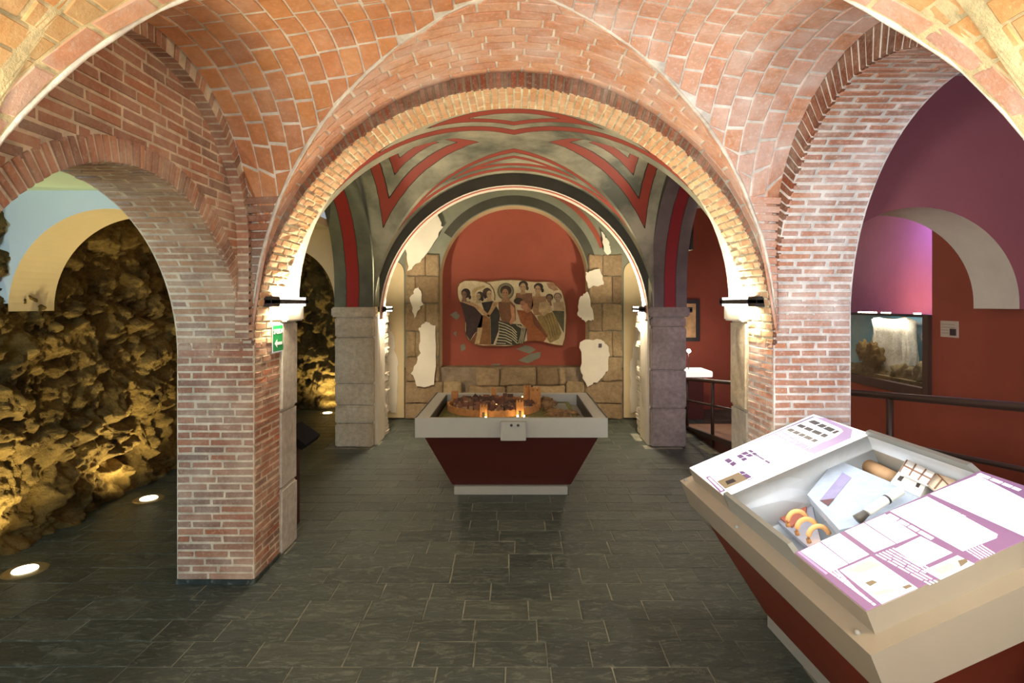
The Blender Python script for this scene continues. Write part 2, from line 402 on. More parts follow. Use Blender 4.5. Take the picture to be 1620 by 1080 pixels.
# ---- near piers (either side of the main arch)
def pier(sx):
    side = 'left' if sx < 0 else 'right'
    bm = bmesh.new()
    lo, hi = sorted((sx*PX0, sx*PX1)); bm_box(bm, (lo+.0005, Y1+.0005, 0), (hi-.0005, Y1B, 2.0))
    o = bmobj('wall_pillar_'+side, bm, 'mortar_l' if sx < 0 else 'mortar_r')
    struct(o, 'red brick pier with pale stone back beside the rough stone wall' if sx < 0 else 'red brick pier with white joints behind the lit showcase', 'pillar')
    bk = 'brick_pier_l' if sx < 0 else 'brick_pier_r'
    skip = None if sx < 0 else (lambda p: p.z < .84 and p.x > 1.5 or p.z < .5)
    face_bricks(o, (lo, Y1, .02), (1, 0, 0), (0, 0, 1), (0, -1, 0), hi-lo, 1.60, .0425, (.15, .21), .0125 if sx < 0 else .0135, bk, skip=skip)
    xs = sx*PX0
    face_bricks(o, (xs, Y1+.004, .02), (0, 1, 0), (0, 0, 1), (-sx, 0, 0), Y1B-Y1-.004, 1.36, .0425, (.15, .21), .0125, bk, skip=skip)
    if sx < 0: box('base_course', (lo-.004, Y1-.01, -.01), (hi+.008, Y1B, .028), 'slate', o, .003)
    # pale stone half with impost
    z = 0; hs = [.42, .50, .565]; ym = Y1B+.004
    for i, h in enumerate(hs):
        d = [.0, .006, -.003][i]; a, b = sorted((sx*(PX0-.012+d), sx*(PX1-.02)))
        bm = bmesh.new(); bm_box(bm, (a, ym, z), (b, Y1E+d, z+h-.003), .012)
        bmesh.ops.subdivide_edges(bm, edges=bm.edges, cuts=2, use_grid_fill=True)
        for v in bm.verts: v.co += noise.noise_vector(v.co*9)*.006
        bmobj('stone_block', bm, 'ashlar_pale' if (sx > 0 and i == 2) else 'ashlar_white', o); z += h
    a, b = sorted((sx*(PX0-.05), sx*(PX1-.02)))
    bm = bmesh.new(); bm_box(bm, (a, ym, z), (b, Y1E+.02, 1.60), .01); bmobj('impost', bm, 'plaster', o)
    return o
pier(-1); pier(1)

# ---- main transverse arch
AZ = 1.355
inner = Curve(arc(0, AZ, PX0, 1.48)); outer = Curve(arc(0, AZ+.0, PX0+.02, 1.572))
ar = arch_wall('wall_arch_main', [(s*1.0005, AZ+(z-AZ)*1.0005) for s, z in inner.p], 3.3, 'x', Y1+.0005, Y1B, 'mortar_d', (-PX1, PX1), 1.9, 'mortar_s')
struct(ar, 'wide round brick arch in the middle, dark voussoirs over a lit underside', 'arch')
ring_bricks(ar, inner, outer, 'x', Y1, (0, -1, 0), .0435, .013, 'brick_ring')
sof = empty('ceiling_arch_underside', (0, 0, 0)); struct(sof, 'lit cream underside of the wide middle brick arch', 'arch')
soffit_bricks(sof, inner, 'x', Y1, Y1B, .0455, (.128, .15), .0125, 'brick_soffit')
# plastered stone arch behind it
pa = arch_wall('wall_arch_plaster', arc(0, 1.60, 1.462, 1.40), 3.3, 'x', Y1B+.004, Y1E, 'plaster', (-2.0, 2.0), 1.6, 'plaster')
struct(pa, 'thin white plaster arch behind the wide brick arch', 'arch')

# ---- left side of the near bay: lunette wall with a lower arch, and a brick rib in front
la_in = Curve(arc(YC, 1.283, .88, .88)); la_out = Curve(arc(YC, 1.283, .98, .98))
lw = arch_wall('wall_left_lunette', [(YC+(s-YC)*1.001, 1.283+(z-1.283)*1.001) for s, z in la_in.p], 2.95, 'y', -PX1, -LUN-.0005, 'mortar_l', (YC-.99, Y1B), 1.283, 'mortar_l')
struct(lw, 'brick wall with a low arch opening onto the rough stone aisle', 'wall')
ring_bricks(lw, la_in, la_out, 'y', -LUN, (1, 0, 0), .039, .0135, 'brick_ring_l', proud=.006)
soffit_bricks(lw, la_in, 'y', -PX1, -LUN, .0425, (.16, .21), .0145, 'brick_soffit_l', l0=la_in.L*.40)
def span(v):
    z = v+1.30; dz = z-RIBZ; h = math.sqrt(max(0, .85**2-dz*dz)) if dz > 0 else .86
    k = .975**2-(z-1.283)**2
    a, b = -h, h
    if k <= 0: return [(YC+a, YC+b)] if b-a > .05 else []
    k = math.sqrt(k); return [(YC-b, YC-k), (YC+k, YC+b)] if b-k > .03 else []
face_bricks(lw, (-LUN, 0, 1.30), (0, 1, 0), (0, 0, 1), (1, 0, 0), 0, 1.42, .047, (.15, .21), .0125, 'brick_wall', span=span)
# rib: bricks standing out from the lunette, flush with the pier
rb = empty('ceiling_rib', (0, 0, 0)); struct(rb, 'slender arched brick rib along the wall above the low side arch', 'arch')
rin = Curve(arc(YC, RIBZ, .815, .815, 1.40)); rout = Curve(arc(YC, RIBZ, .885, .885, 1.40)); n = round(rin.L/.043)
core_v, core_f = [], []
for i in range(n):
    fa, fb = (i+.15)/n, (i+.85)/n; a, b, d, e = rin.at(fa*rin.L), rin.at(fb*rin.L), rout.at(fa*rout.L), rout.at(fb*rout.L)
    c = Vector((-PX0, (a[0]+e[0])/2, (a[1]+e[1])/2))
    if not inview(c, 30): continue
    X0, X1 = -LUN-.01, -PX0+R.uniform(-.004, .004)
    vs = [(x, p[0], p[1]) for x in (X0, X1) for p in (a, b, e, d)]
    mesh('brick', vs, [(0, 1, 2, 3), (4, 5, 6, 7), (0, 1, 5, 4), (1, 2, 6, 5), (2, 3, 7, 6), (3, 0, 4, 7)], 'brick_ring_l', rb)
m = arch_wall('mortar_core', [(YC+(s-YC)*1.003, z+.002) for s, z in rin.p], 2.95, 'y', -LUN-.01, -PX0-.003, 'mortar_l', None, None, 'mortar_l', rb)

# ---- right side of the near bay: one tall arch, its underside showing
def ell(a, b, zc, n=48): return [(YC-a*math.cos(PI*i/n), zc+b*math.sin(PI*i/n)) for i in range(n+1)]
ra_in = Curve(ell(.88, 1.10, 1.50))
def to_rib(l):
    s, z = ra_in.at(l); n_ = ra_in.nrm(l); d = 0
    while d < .25:
        a, b = s-YC-n_.x*d, z-n_.y*d
        if (b <= RIBZ and abs(a) >= .888) or (b > RIBZ and math.hypot(a, b-RIBZ) >= .888): break
        d += .003
    return (s-n_.x*max(d, .012), z-n_.y*max(d, .012))
ro_pts = [to_rib(ra_in.L*i/60) for i in range(61)]
rw = arch_wall('wall_right_arch', [(YC+(s-YC)*1.001, z+.001) for s, z in ra_in.p], 3.0, 'y', PX0+.0005, PX1, 'mortar_r', (YC-.99, Y1B), 1.5, 'mortar_r')
struct(rw, 'tall brick side arch with white jointed underside before the red room', 'arch')
n = round(ra_in.L/.044)
for i in range(n):
    a, b = ra_in.L*(i+.14)/n, ra_in.L*(i+.86)/n; p, q, u_, v_ = ra_in.at(a), ra_in.at(b), to_rib(b), to_rib(a)
    if math.hypot(u_[0]-q[0], u_[1]-q[1]) > .018: brick(rw, [(PX0, c[0], c[1]) for c in (p, q, u_, v_)], (-1, 0, 0), 'brick_ring', proud=.004)
soffit_bricks(rw, ra_in, 'y', PX0, PX1, .0435, (.15, .2), .019, 'brick_pier_r', l0=ra_in.L*.40)

# ---- near groin vault: four cells of thin bricks
def side_z(x, yy):                                      # surface of the left and right cells
    t = min(.999, abs(yy-YC)/bh(yy)); xr, xg = PX0, A1*t
    zr, zg = zrib(min(RIBR-.002, abs(yy-YC))), zgroin(t)
    if xr-xg < .02: return zg
    f = min(1, max(0, (xr-abs(x))/(xr-xg))); return zr+(zg-zr)*(f*f*(3-2*f)*.4+f*.6)
def side_pt(sx, x, yy): return Vector((sx*x, yy, side_z(x, yy)))
def nrm_of(fn, a, b, e=.01):
    p = fn(a, b); n = (fn(a+e, b)-p).cross(fn(a, b+e)-p)
    if n.length < 1e-9: return Vector((0, 0, -1))
    n.normalize(); return n if n.z < 0 else -n
def cell_mesh(name, fn, us, vs_, mat, off=.0008):
    V = []; Fc = []
    for u in us:
        for v in vs_(u): V.append(fn(u, v))
    k = len(vs_(us[0]))
    for i in range(len(us)-1):
        for j in range(k-1): Fc.append((i*k+j, i*k+j+1, (i+1)*k+j+1, (i+1)*k+j))
    for i, p in enumerate(V): V[i] = p+Vector((0, 0, off))
    o = mesh(name, V, Fc, mat, None, True); return o
def lin(a, b, n): return [a+(b-a)*i/(n-1) for i in range(n)]
for sx, side, mat, mo in ((-1, 'left', 'tile_left', 'mortar_v'), (1, 'right', 'tile_right', 'mortar_r')):
    fn = lambda x, yy: side_pt(sx, x, yy)
    cm = cell_mesh('ceiling_vault_'+side, fn, lin(.02, PX0+.01, 40), lambda x: [YC+(BN if a < 0 else BH)*min(.999, x/A1)*math.sin(a) for a in lin(-PI/2, PI/2, 41)], mo)
    struct(cm, 'orange brick vault web over the low side arch' if sx < 0 else 'whitened brick vault web over the tall side arch', 'ceiling')
    x1 = PX0; row = 0
    while x1 > .12:
        x0 = x1-.094; ph = .07*(row % 2)+R.uniform(0, .04)
        # walk along the arc in y for this ring of bricks
        def lim(x): return min(.992, max(0, x-.012)/A1)
        def yat(a): return YC+(BN if a < 0 else BH)*tm*math.sin(a)
        N_ = 160; tm = lim(x1); ys = [yat(-PI/2)]; ac = 0; aa = lin(-PI/2, PI/2, N_+1)
        pts = [side_pt(sx, x1-.01, yat(a)) for a in aa]; nxt = ph+.05
        for i in range(1, N_+1):
            ac += (pts[i]-pts[i-1]).length
            if ac > nxt and i < N_-1: ys.append(yat(aa[i])); nxt = ac+R.uniform(.118, .16)
        ys.append(yat(PI/2))
        for ya, yb in zip(ys, ys[1:]):
            g = .009; m0, m1 = lim(x0), lim(x1); cl = lambda yy, mm: max(YC-mm*BN, min(YC+mm*BH, yy))
            sg = .0065*min(1, max(.15, (yb-ya)/.12))
            a0, b0 = cl(ya+sg, m0), cl(yb-sg, m0); a1, b1 = cl(ya+sg, m1), cl(yb-sg, m1)
            if b1-a1 < .002: continue
            q = [side_pt(sx, x0+g/2, a0), side_pt(sx, x0+g/2, b0), side_pt(sx, x1-g/2, b1), side_pt(sx, x1-g/2, a1)]
            if (q[2]-q[3]).length < .03 or ((q[0]-q[1]).length < .012 and (q[2]-q[3]).length < .05): continue
            brick(cm, q, nrm_of(fn, (x0+x1)/2, (ya+yb)/2), mat, dep=.012, proud=.0035, jit=.0014)
        x1 = x0; row += 1
for sx in (-1, 1):                                      # stacked bricks in the far corners where the webs spring
    par = bpy.data.objects['ceiling_vault_'+('left' if sx < 0 else 'right')]; z = 1.44
    def cor(z):
        t = math.sqrt(max(0, 1-((z-ZS1)/RZ1)**2)); u = .886 if z < RIBZ else math.sqrt(.886**2-(z-RIBZ)**2)
        return Vector((sx*PX0, YC+u, z)), Vector((sx*A1*t, YC+BH*t, z))
    while z < 2.17:
        (a, b), (c, d) = cor(z+.006), cor(z+.041); nn = Vector((-sx*.6, -.8, -.2))
        oa, ob = Vector((0, -.05, 0)), Vector((0, -.012, 0)); q = [a+oa, b+(a-b)*.06+ob, d+(c-d)*.06+ob, c+oa]
        if (a-b).length > .012: brick(par, q, nn, 'brick_pier_l' if sx < 0 else 'tile_right', dep=.03, proud=.002, jit=.001)
        z += .047
def barrel(th, yy): return Vector((A1*math.sin(th), yy, zgroin(math.sin(th))))
for far in (1, 0):
    nm = 'ceiling_vault_far' if far else 'ceiling_vault_near'; mat = 'tile_far' if far else 'tile_near'; mo = 'mortar_v' if far else 'mortar_y'
    yE = Y1+.004 if far else .62; sg = 1 if far else -1
    def edge(yy): return math.asin(max(-1, min(1, abs(yy-YC)/bh(yy))))
    cm = cell_mesh(nm, lambda yy, th: barrel(th, yy), lin(YC+sg*.001, yE, 30), lambda yy: lin(-edge(yy), edge(yy), 61), mo)
    struct(cm, 'thin brick vault web above the wide middle arch' if far else 'yellow jointed brick vault web nearest the viewer overhead', 'ceiling')
    y1 = yE; row = 0; RW = .076; rad = 1.52
    if not far:                                         # courses run along the barrel, a row of tiles follows each groin
        yg = lambda th_: YC-BN*abs(math.sin(th_)); STR = .085
        for sx in (-1, 1):
            th = .25
            while th < 1.25:
                t1 = th+.105; a, b = sx*(th+.004), sx*(t1-.004)
                q = [barrel(a, yg(a)-.018), barrel(b, yg(b)-.018), barrel(b, yg(b)-STR), barrel(a, yg(a)-STR)]
                brick(cm, q, nrm_of(barrel, (a+b)/2, yg((a+b)/2)-.05), 'tile_far', dep=.012, proud=.0035, jit=.0014); th = t1
            th = .2; pt = .070/rad
            while th < 1.35:
                a, b = sx*(th+.0045/rad), sx*(th+pt-.0045/rad); yy = min(yg(a), yg(b))-STR-.006; first = True; ya_, yb_ = yg(a)-STR-.003, yg(b)-STR-.003
                while yy > .66:
                    ln = R.uniform(.15, .22)*(R.uniform(.3, 1) if first else 1); y0 = yy-ln; e_ = yg(b)-yg(a) if first else 0
                    q = [barrel(a, ya_-.005 if first else yy-.005), barrel(b, yb_-.005 if first else yy-.005), barrel(b, y0+.005), barrel(a, y0+.005)]
                    brick(cm, q, nrm_of(barrel, (a+b)/2, (yy+y0)/2), mat, dep=.012, proud=.0035, jit=.0018); yy = y0; first = False
                th += pt
        continue
    while sg*(y1-YC) > .05:
        y0 = y1-sg*RW; ym = (y0+y1)/2; e1, e0 = edge(y1)-.012, max(0, edge(y0)-.012); th = -e1+R.uniform(.02, .1)-.06
        while th < e1:
            t1 = th+R.uniform(.15, .22)/rad; g = .0055/rad
            cl = lambda t, e: max(-e, min(e, t)); a0, b0, a1, b1 = cl(th+g, e0), cl(t1-g, e0), cl(th+g, e1), cl(t1-g, e1)
            if b1-a1 > .03:
                q = [barrel(a0, y0+sg*.0052), barrel(b0, y0+sg*.0052), barrel(b1, y1-sg*.0052), barrel(a1, y1-sg*.0052)]
                tm = (a1+b1)/2; brick(cm, q, nrm_of(lambda a, b: barrel(a, b), tm, ym), mat, dep=.012, proud=.0035, jit=.0014)
            th = t1
        y1 = y0; row += 1
# plaster fillets along the groins
gr = empty('ceiling_groins', (0, 0, 0)); struct(gr, 'white mortar lines along the groins of the near brick vault', 'trim')
for sx in (-1, 1):
    for sy in (-1, 1):
        pts = [Vector((sx*A1*t, YC+(BH if sy > 0 else -BN)*t, zgroin(t)+.006)) for t in [math.sin(a) for a in lin(0, 1.42, 30)]]
        tube('fillet', [p+noise.noise_vector(p*6)*.006 for p in pts], [.009+.005*noise.noise(p*8) for p in pts], 'mortar_v', gr, 8)
# near pillars and arch carry the vault beside the viewer (out of the picture)
for sx in (-1, 1):
    lo, hi = sorted((sx*PX0, sx*PX1)); o = box('wall_pillar_near_'+('left' if sx < 0 else 'right'), (lo, .2, 0), (hi, 1.41, 2.0), 'brick_wall')
    struct(o, 'brick pier beside the viewer', 'pillar')
o = arch_wall('wall_arch_near', arc(0, AZ, PX0, 1.48), 3.3, 'x', .2, .62, 'brick_wall', (-PX1, PX1), 1.9); struct(o, 'brick arch over the viewer', 'arch')
# ------------------------------------------------------------------ left aisle: rough rock wall, plaster arches
def rough(name, P, nu, nv, amp, seed, mat='rubble'):
    V = []; off = Vector((seed*7.3, seed*3.1, 0))
    for i in range(nu+1):
        for j in range(nv+1):
            p, n = P(i/nu, j/nv); q = p*1.0+off
            q = q+noise.noise_vector(q*3.0)*.10
            d = noise.fractal(q*1.9, 1.0, 2.1, 3)*.45
            c = noise.voronoi(q*3.6)[0]; d += min(.5, (c[1]-c[0])*1.1)-.2           # stones bulging between pits
            c2 = noise.voronoi(q*9)[0]; d += min(.35, (c2[1]-c2[0])*.7)*.5
            d += noise.ridged_multi_fractal(q*7, .8, 2.3, 4, 1.0, 2.0)*.14-.2
            d += noise.fractal(q*26, .8, 2.2, 3)*.12
            d -= max(0, noise.noise(q*5.2+Vector((9, 2, 4)))-.22)*1.8               # deep holes
            V.append(p+n*d*amp)
    Fc = [(i*(nv+1)+j, (i+1)*(nv+1)+j, (i+1)*(nv+1)+j+1, i*(nv+1)+j+1) for i in range(nu) for j in range(nv)]
    return mesh(name, V, Fc, mat, None, True)
o = rough('wall_left', lambda u, v: (Vector((-3.26, 1.2+7.5*u, -.02+2.45*v)), Vector((1, 0, 0))), 620, 210, .2, 1)
struct(o, 'rough ochre rubble wall of the aisle lit by floor lamps', 'wall')
o = rough('wall_back_left', lambda u, v: (Vector((-3.4+1.9*u, 8.62, -.02+2.9*v)), Vector((0, -1, 0))), 120, 140, .2, 2)
struct(o, 'rough rubble wall at the far end of the aisle', 'wall')
AY0, AY1 = 3.60, 3.96
cl_ = box('ceiling_aisle_left', (-3.5, -1.4, 2.315), (-PX1, AY0, 2.4), 'plaster_green'); struct(cl_, 'pale green aisle ceiling behind the low arch', 'ceiling')
o = arch_wall('wall_aisle_arch_left', arc(-2.565, 1.565, .635, .635, 1.55), 2.4, 'x', AY0, AY1, 'plaster_blue', (-3.5, -PX1), 1.6, 'plaster_cream')  # face coloured for the cool light, soffit for the yellow uplights
struct(o, 'pale plaster cross arch with cream underside in the rubble aisle', 'arch')
o = box('ceiling_aisle_left_far', (-3.5, AY1, 2.42), (-2.0, 8.7, 2.5), 'plaster_cream'); struct(o, 'cream aisle ceiling beyond the cross arch', 'ceiling')
o = arch_wall('wall_aisle_arch_left_far', arc(-2.6, 1.62, .60, .62, 1.5), 2.5, 'x', 6.34, 6.8, 'plaster_cream', (-3.5, -2.0), 1.55, 'plaster_cream')
struct(o, 'cream plaster arch at the far end of the rubble aisle', 'arch')

# ------------------------------------------------------------------ painted bay behind the main arch
Y2, Y2B, Y2E, Y3 = 6.34, 6.60, 7.10, 7.90
YD, BD, A2, ZS2, RZ2 = (Y1E+Y2)/2, (Y2-Y1E)/2, 1.56, 1.45, 1.60
def z2g(t): return ZS2+RZ2*math.sqrt(max(0, 1-t*t))
def z2r(u): return 1.80+math.sqrt(max(0, (BD+.005)**2-u*u))
def cell_attr(name, P, inset, nu, nv, mat, parent):
    V, at, Fc = [], [], []
    for i in range(nu+1):
        for j in range(nv+1):
            p, d = P(i/nu, j/nv); V.append(p); at.append(d)
    Fc = [(i*(nv+1)+j, (i+1)*(nv+1)+j, (i+1)*(nv+1)+j+1, i*(nv+1)+j+1) for i in range(nu) for j in range(nv)]
    o = mesh(name, V, Fc, mat, parent, True)
    a = o.data.attributes.new('inset', 'FLOAT', 'POINT')
    a.data.foreach_set('value', at); return o
pv = empty('ceiling_painted_vault', (0, 0, 0)); struct(pv, 'grey painted groin vault with red chevron stripes in the second bay', 'ceiling')
def side2(sx):
    def P(u, v):
        x = .001+(A2-.002)*u; t = x/A2; a = (v-.5)*PI; yy = YD+BD*t*math.sin(a); tt = min(.9999, abs(yy-YD)/BD)
        zr, zg = z2r(abs(yy-YD)), z2g(tt); xg = A2*tt; f = (A2-x)/(A2-xg) if A2-xg > .01 else 1
        z = zr+(zg-zr)*f
        dg = BD*(math.asin(min(1, t))-math.asin(tt))*.86*(.6+.4*t); de = (A2-x)
        return Vector((sx*x, yy, z)), max(0, min(dg, de))
    return P
def axial2(sy):
    def P(u, v):
        ey = u; a = (v-.5)*PI; t = ey*math.sin(a); yy = YD+sy*BD*ey
        dg = A2*(math.asin(min(1, ey))-math.asin(min(1, abs(t))))*.8*(.6+.4*ey); de = BD*(1-ey)
        return Vector((A2*t, yy, z2g(abs(t)))), max(0, min(dg, de))
    return P
for i in (-1, 1):
    cell_attr('vault_web', side2(i), None, 60, 80, 'fresco', pv); cell_attr('vault_web', axial2(i), None, 60, 90, 'fresco', pv)
# side arches of the painted bay, a red stripe along each underside
for sx in (-1, 1):
    nm = 'left' if sx < 0 else 'right'
    lo, hi = (-2.0, -1.57) if sx < 0 else (1.53, 1.925); pts = arc(YD, 1.80, BD-.004, BD-.10, 1.56)
    o = arch_wall('wall_side_arch_'+nm, [(YD+(s-YD)*1.003, z+.003) for s, z in pts], 3.3, 'y', lo, hi, 'fresco_plain' if sx < 0 else 'fresco_dark', None)
    struct(o, 'painted side arch with a red stripe, '+('beside the rubble aisle' if sx < 0 else 'before the red room with the ramp'), 'arch')
    cu = Curve(pts)
    def P(u, v):
        s, z = cu.at(cu.L*u); return Vector((sx*(1.57+.43*v) if sx < 0 else 1.53+.395*v, s, z)), .43*v
    cell_attr('underside', P, None, 90, 24, 'fresco_side' if sx < 0 else 'fresco_right', o)
# second transverse arch and its piers
o = arch_wall('wall_arch_second', arc(0, 1.42, 1.50, 1.50), 3.3, 'x', Y2, Y2B, 'fresco_dark', (-2, 2), 2.2, 'plaster'); struct(o, 'dark edged plaster arch framing the end wall with the mosaic', 'arch')
for rr, c in ((.07, 'red'),):
    pts = arc(0, 1.42, 1.497, 1.497); V = []; 
    for s, z in pts: V += [(s, Y2+rr, z), (s, Y2+rr+.05, z)]
    mesh('red_line', V, [(2*i, 2*i+1, 2*i+3, 2*i+2) for i in range(len(pts)-1)], M['fresco_red'] if 'fresco_red' in M else plain('fresco_red_line', srgb(196, 84, 66)), o)
def blocks(parent, x0, x1, y0, y1, zs, mat, jit=.006, bev=.014, split=None, sub=2):
    for i, (za, zb) in enumerate(zip(zs, zs[1:])):
        cuts = split(i) if split else [x0, x1]
        for a, b in zip(cuts, cuts[1:]):
            bm = bmesh.new(); d = R.uniform(-jit, jit)
            bm_box(bm, (a+.003, y0+d, za+.003), (b-.003, y1, zb-.003), min(bev, (zb-za)*.3))
            if sub: bmesh.ops.subdivide_edges(bm, edges=bm.edges, cuts=sub, use_grid_fill=True)
            for v in bm.verts: v.co += noise.noise_vector(v.co*7)*jit*1.2
            bmobj('stone_block', bm, mat, parent)
for sx in (-1, 1):
    nm = 'left' if sx < 0 else 'right'; lo, hi = (-2.0, -1.57) if sx < 0 else (1.53, 1.925)
    o = box('wall_pillar_far_'+nm, (lo+.03, Y2+.03, 0), (hi-.03, Y2E-.03, 1.56), 'mortar_d')
    struct(o, 'pale ashlar pier left of the model table' if sx < 0 else 'grey brown ashlar pier with worn plaster before the ramp', 'pillar')
    mt = 'ashlar_pale' if sx < 0 else 'ashlar_grey'
    blocks(o, lo, hi, Y2, Y2E-.26, [0, .26, .465, .705, 1.22, 1.45] if sx < 0 else [0, .43, .86, 1.34, 1.45], mt)
    bm = bmesh.new(); bm_box(bm, (lo-.03, Y2-.03, 1.45), (hi+.03, Y2E-.2, 1.56), .015); bmobj('impost', bm, mt if sx < 0 else 'ashlar_grey', o)
    # broken rubble edge towards the nave
    bm = bmesh.new(); z = 0
    while z < 1.5:
        h = R.uniform(.05, .14); k = R.uniform(-.015, .02)
        bm_box(bm, (min(sx*((1.56 if sx < 0 else 1.53)-k), sx*1.85), Y2E-.27, z), (max(sx*((1.56 if sx < 0 else 1.53)-k), sx*1.85), Y2E-R.uniform(0, .03), z+h), .01); z += h
    bmesh.ops.subdivide_edges(bm, edges=bm.edges, cuts=1, use_grid_fill=True)
    for v in bm.verts: v.co += noise.noise_vector(v.co*13)*.02
    q = bmobj('rubble_edge', bm, 'plaster', o)
    # rendered plaster strip on the nave side
    bm = bmesh.new(); bm_box(bm, (-1.6 if sx < 0 else 1.51, Y2+.10, .0), (-1.545 if sx < 0 else 1.56, Y2E-.28, 1.47), .008)
    bmesh.ops.subdivide_edges(bm, edges=bm.edges, cuts=3, use_grid_fill=True)
    for v in bm.verts: v.co += noise.noise_vector(v.co*8)*.012
    bmobj('plaster_strip', bm, 'plaster', o)

# ------------------------------------------------------------------ end bay with the red niche
V = []; pts = arc(0, 1.55, 1.80, 1.68, 1.5)
for s, z in pts: V += [(s, Y2B, z), (s, Y3+.02, z)]
o = mesh('ceiling_end_bay', V, [(2*i, 2*i+1, 2*i+3, 2*i+2) for i in range(len(pts)-1)], 'fresco_plain', None, True); struct(o, 'grey flaking painted vault just before the end wall', 'ceiling')
for sx in (-1, 1):
    o = box('wall_end_side_'+('left' if sx < 0 else 'right'), (min(sx*1.8, sx*1.95), Y2E-.02, 0), (max(sx*1.8, sx*1.95), Y3+.4, 2.2), 'plaster_cream'); struct(o, 'short plaster wall beside the end bay', 'wall')
NR, NZ, NB = 1.03, 1.93, .71
bw = arch_wall('wall_back', arc(0, NZ, NR, NR, NB), 3.4, 'x', Y3, Y3+.32, 'fresco_plain', (-2, 2), NB, 'plaster_cream'); struct(bw, 'end wall of worn ashlar and flaking plaster around a red arched niche', 'wall')
box('wall_core', (-2, Y3+.03, 0), (2, Y3+.32, NB), 'mortar_d', bw)
rp = box('niche_panel', (-1.2, Y3+.30, NB-.02), (1.2, Y3+.36, 3.1), 'red', bw)
def split(i): return None
# ashlar either side and below
zs = [.0, .22, .52, .86, 1.22, 1.60, 1.98, 2.28]
for sx in (-1, 1):
    for i, (za, zb) in enumerate(zip(zs, zs[1:])):
        edge_ = NR+.005 if zb > NB else .62
        cut = [edge_, 1.22+.14*(i % 2), 1.5] if zb > NB else [.62+.1*(i % 2), 1.08-.1*(i % 2), 1.5]
        for a, b in zip(cut, cut[1:]):
            lo, hi = sorted((sx*a, sx*b)); bm = bmesh.new(); d = R.uniform(-.012, .02)
            bm_box(bm, (lo+.004, Y3-.045+d, za+.004), (hi-.004, Y3+.06, zb-.004), .012)
            bmesh.ops.subdivide_edges(bm, edges=bm.edges, cuts=2, use_grid_fill=True)
            for v in bm.verts: v.co += noise.noise_vector(v.co*7)*.014
            bmobj('stone_block', bm, 'ashlar_back', bw)
for i, (za, zb) in enumerate(((.0, .2), (.2, .46), (.46, .71))):
    x = -.72+.1*i
    while x < .7:
        x1 = min(.72, x+R.uniform(.3, .6)); bm = bmesh.new(); d = R.uniform(-.02, .03)
        bm_box(bm, (x+.004, Y3-.05+d, za+.004), (x1-.004, Y3+.06, zb-.004), .016)
        bmesh.ops.subdivide_edges(bm, edges=bm.edges, cuts=2, use_grid_fill=True)
        for v in bm.verts: v.co += noise.noise_vector(v.co*6)*.022
        bmobj('stone_block', bm, 'ashlar_back', bw); x = x1
def patch(parent, pts, y, mat, name='plaster_patch', th=.012, rough_=.02):
    P = []
    for (a, b), (c, d) in zip(pts, pts[1:]+pts[:1]):
        for k in range(6):
            f = k/6; P.append((a+(c-a)*f+R.uniform(-1, 1)*rough_, y, b+(d-b)*f+R.uniform(-1, 1)*rough_))
    return prism(name, P, (0, -1, 0), th, mat, parent)
def px(pts, D): return [((u-HX)/F*D, EYE-(v-HY)/F*D) for u, v in pts]
for pp in ([(662, 520), (672, 508), (688, 515), (688, 610), (660, 612), (650, 590), (664, 560)], [(917, 470), (930, 460), (941, 505), (926, 508), (914, 500)],
           [(918, 540), (950, 536), (964, 548), (964, 585), (950, 600), (930, 612), (920, 590)], [(640, 385), (668, 345), (692, 338), (700, 360), (672, 405), (645, 430)],
           [(951, 365), (962, 380), (968, 400), (958, 402)], [(648, 470), (662, 452), (668, 480), (655, 505)], [(925, 430), (950, 425), (955, 450), (932, 455)]):
    patch(bw, px(pp, 7.8), 7.83, 'plaster', 'plaster_patch', .008, .016)
def arc_band(name, r0, r1, a0, a1, mat, y):             # painted bands following the niche arch
    V = []
    for a in [a0+(a1-a0)*i/40 for i in range(41)]: V += [(r*math.cos(a), y, NZ+r*math.sin(a)) for r in (r0, r1)]
    mesh(name, V, [(2*i, 2*i+1, 2*i+3, 2*i+2) for i in range(40)], mat, bw)
arc_band('dark_band', 1.045, 1.17, .12, 2.55, 'fresco_dark', Y3-.002)
arc_band('red_band', 1.27, 1.34, .35, 1.9, 'red', Y3-.002)
# narrow side recesses with pale plaster
for sx in (-1, 1):
    a, b = sorted((sx*1.52, sx*1.78)); pts = arc((a+b)/2, 2.02, (b-a)/2, .16, .02, 12)
    prism('plaster_recess', [(s, Y3-.004, z) for s, z in pts], (0, -1, 0), .02, 'plaster_cream', bw)
    patch(bw, [(sx*1.62, .1), (sx*1.76, .1), (sx*1.76, 1.45), (sx*1.68, 1.2), (sx*1.60, .7)], Y3-.03, 'plaster')
for pp in ([(712, 498), (722, 492), (728, 500), (722, 506)], [(728, 546), (735, 543), (737, 552), (730, 556)], [(816, 552), (832, 546), (848, 552), (838, 560)],
           [(820, 570), (838, 560), (856, 556), (854, 566), (835, 574)], [(716, 526), (722, 524), (722, 532)], [(776, 576), (792, 575), (790, 580)]):
    patch(rp, px(pp, 8.2), Y3+.302, 'fresco_plain', 'flaked_patch', .004, .006)
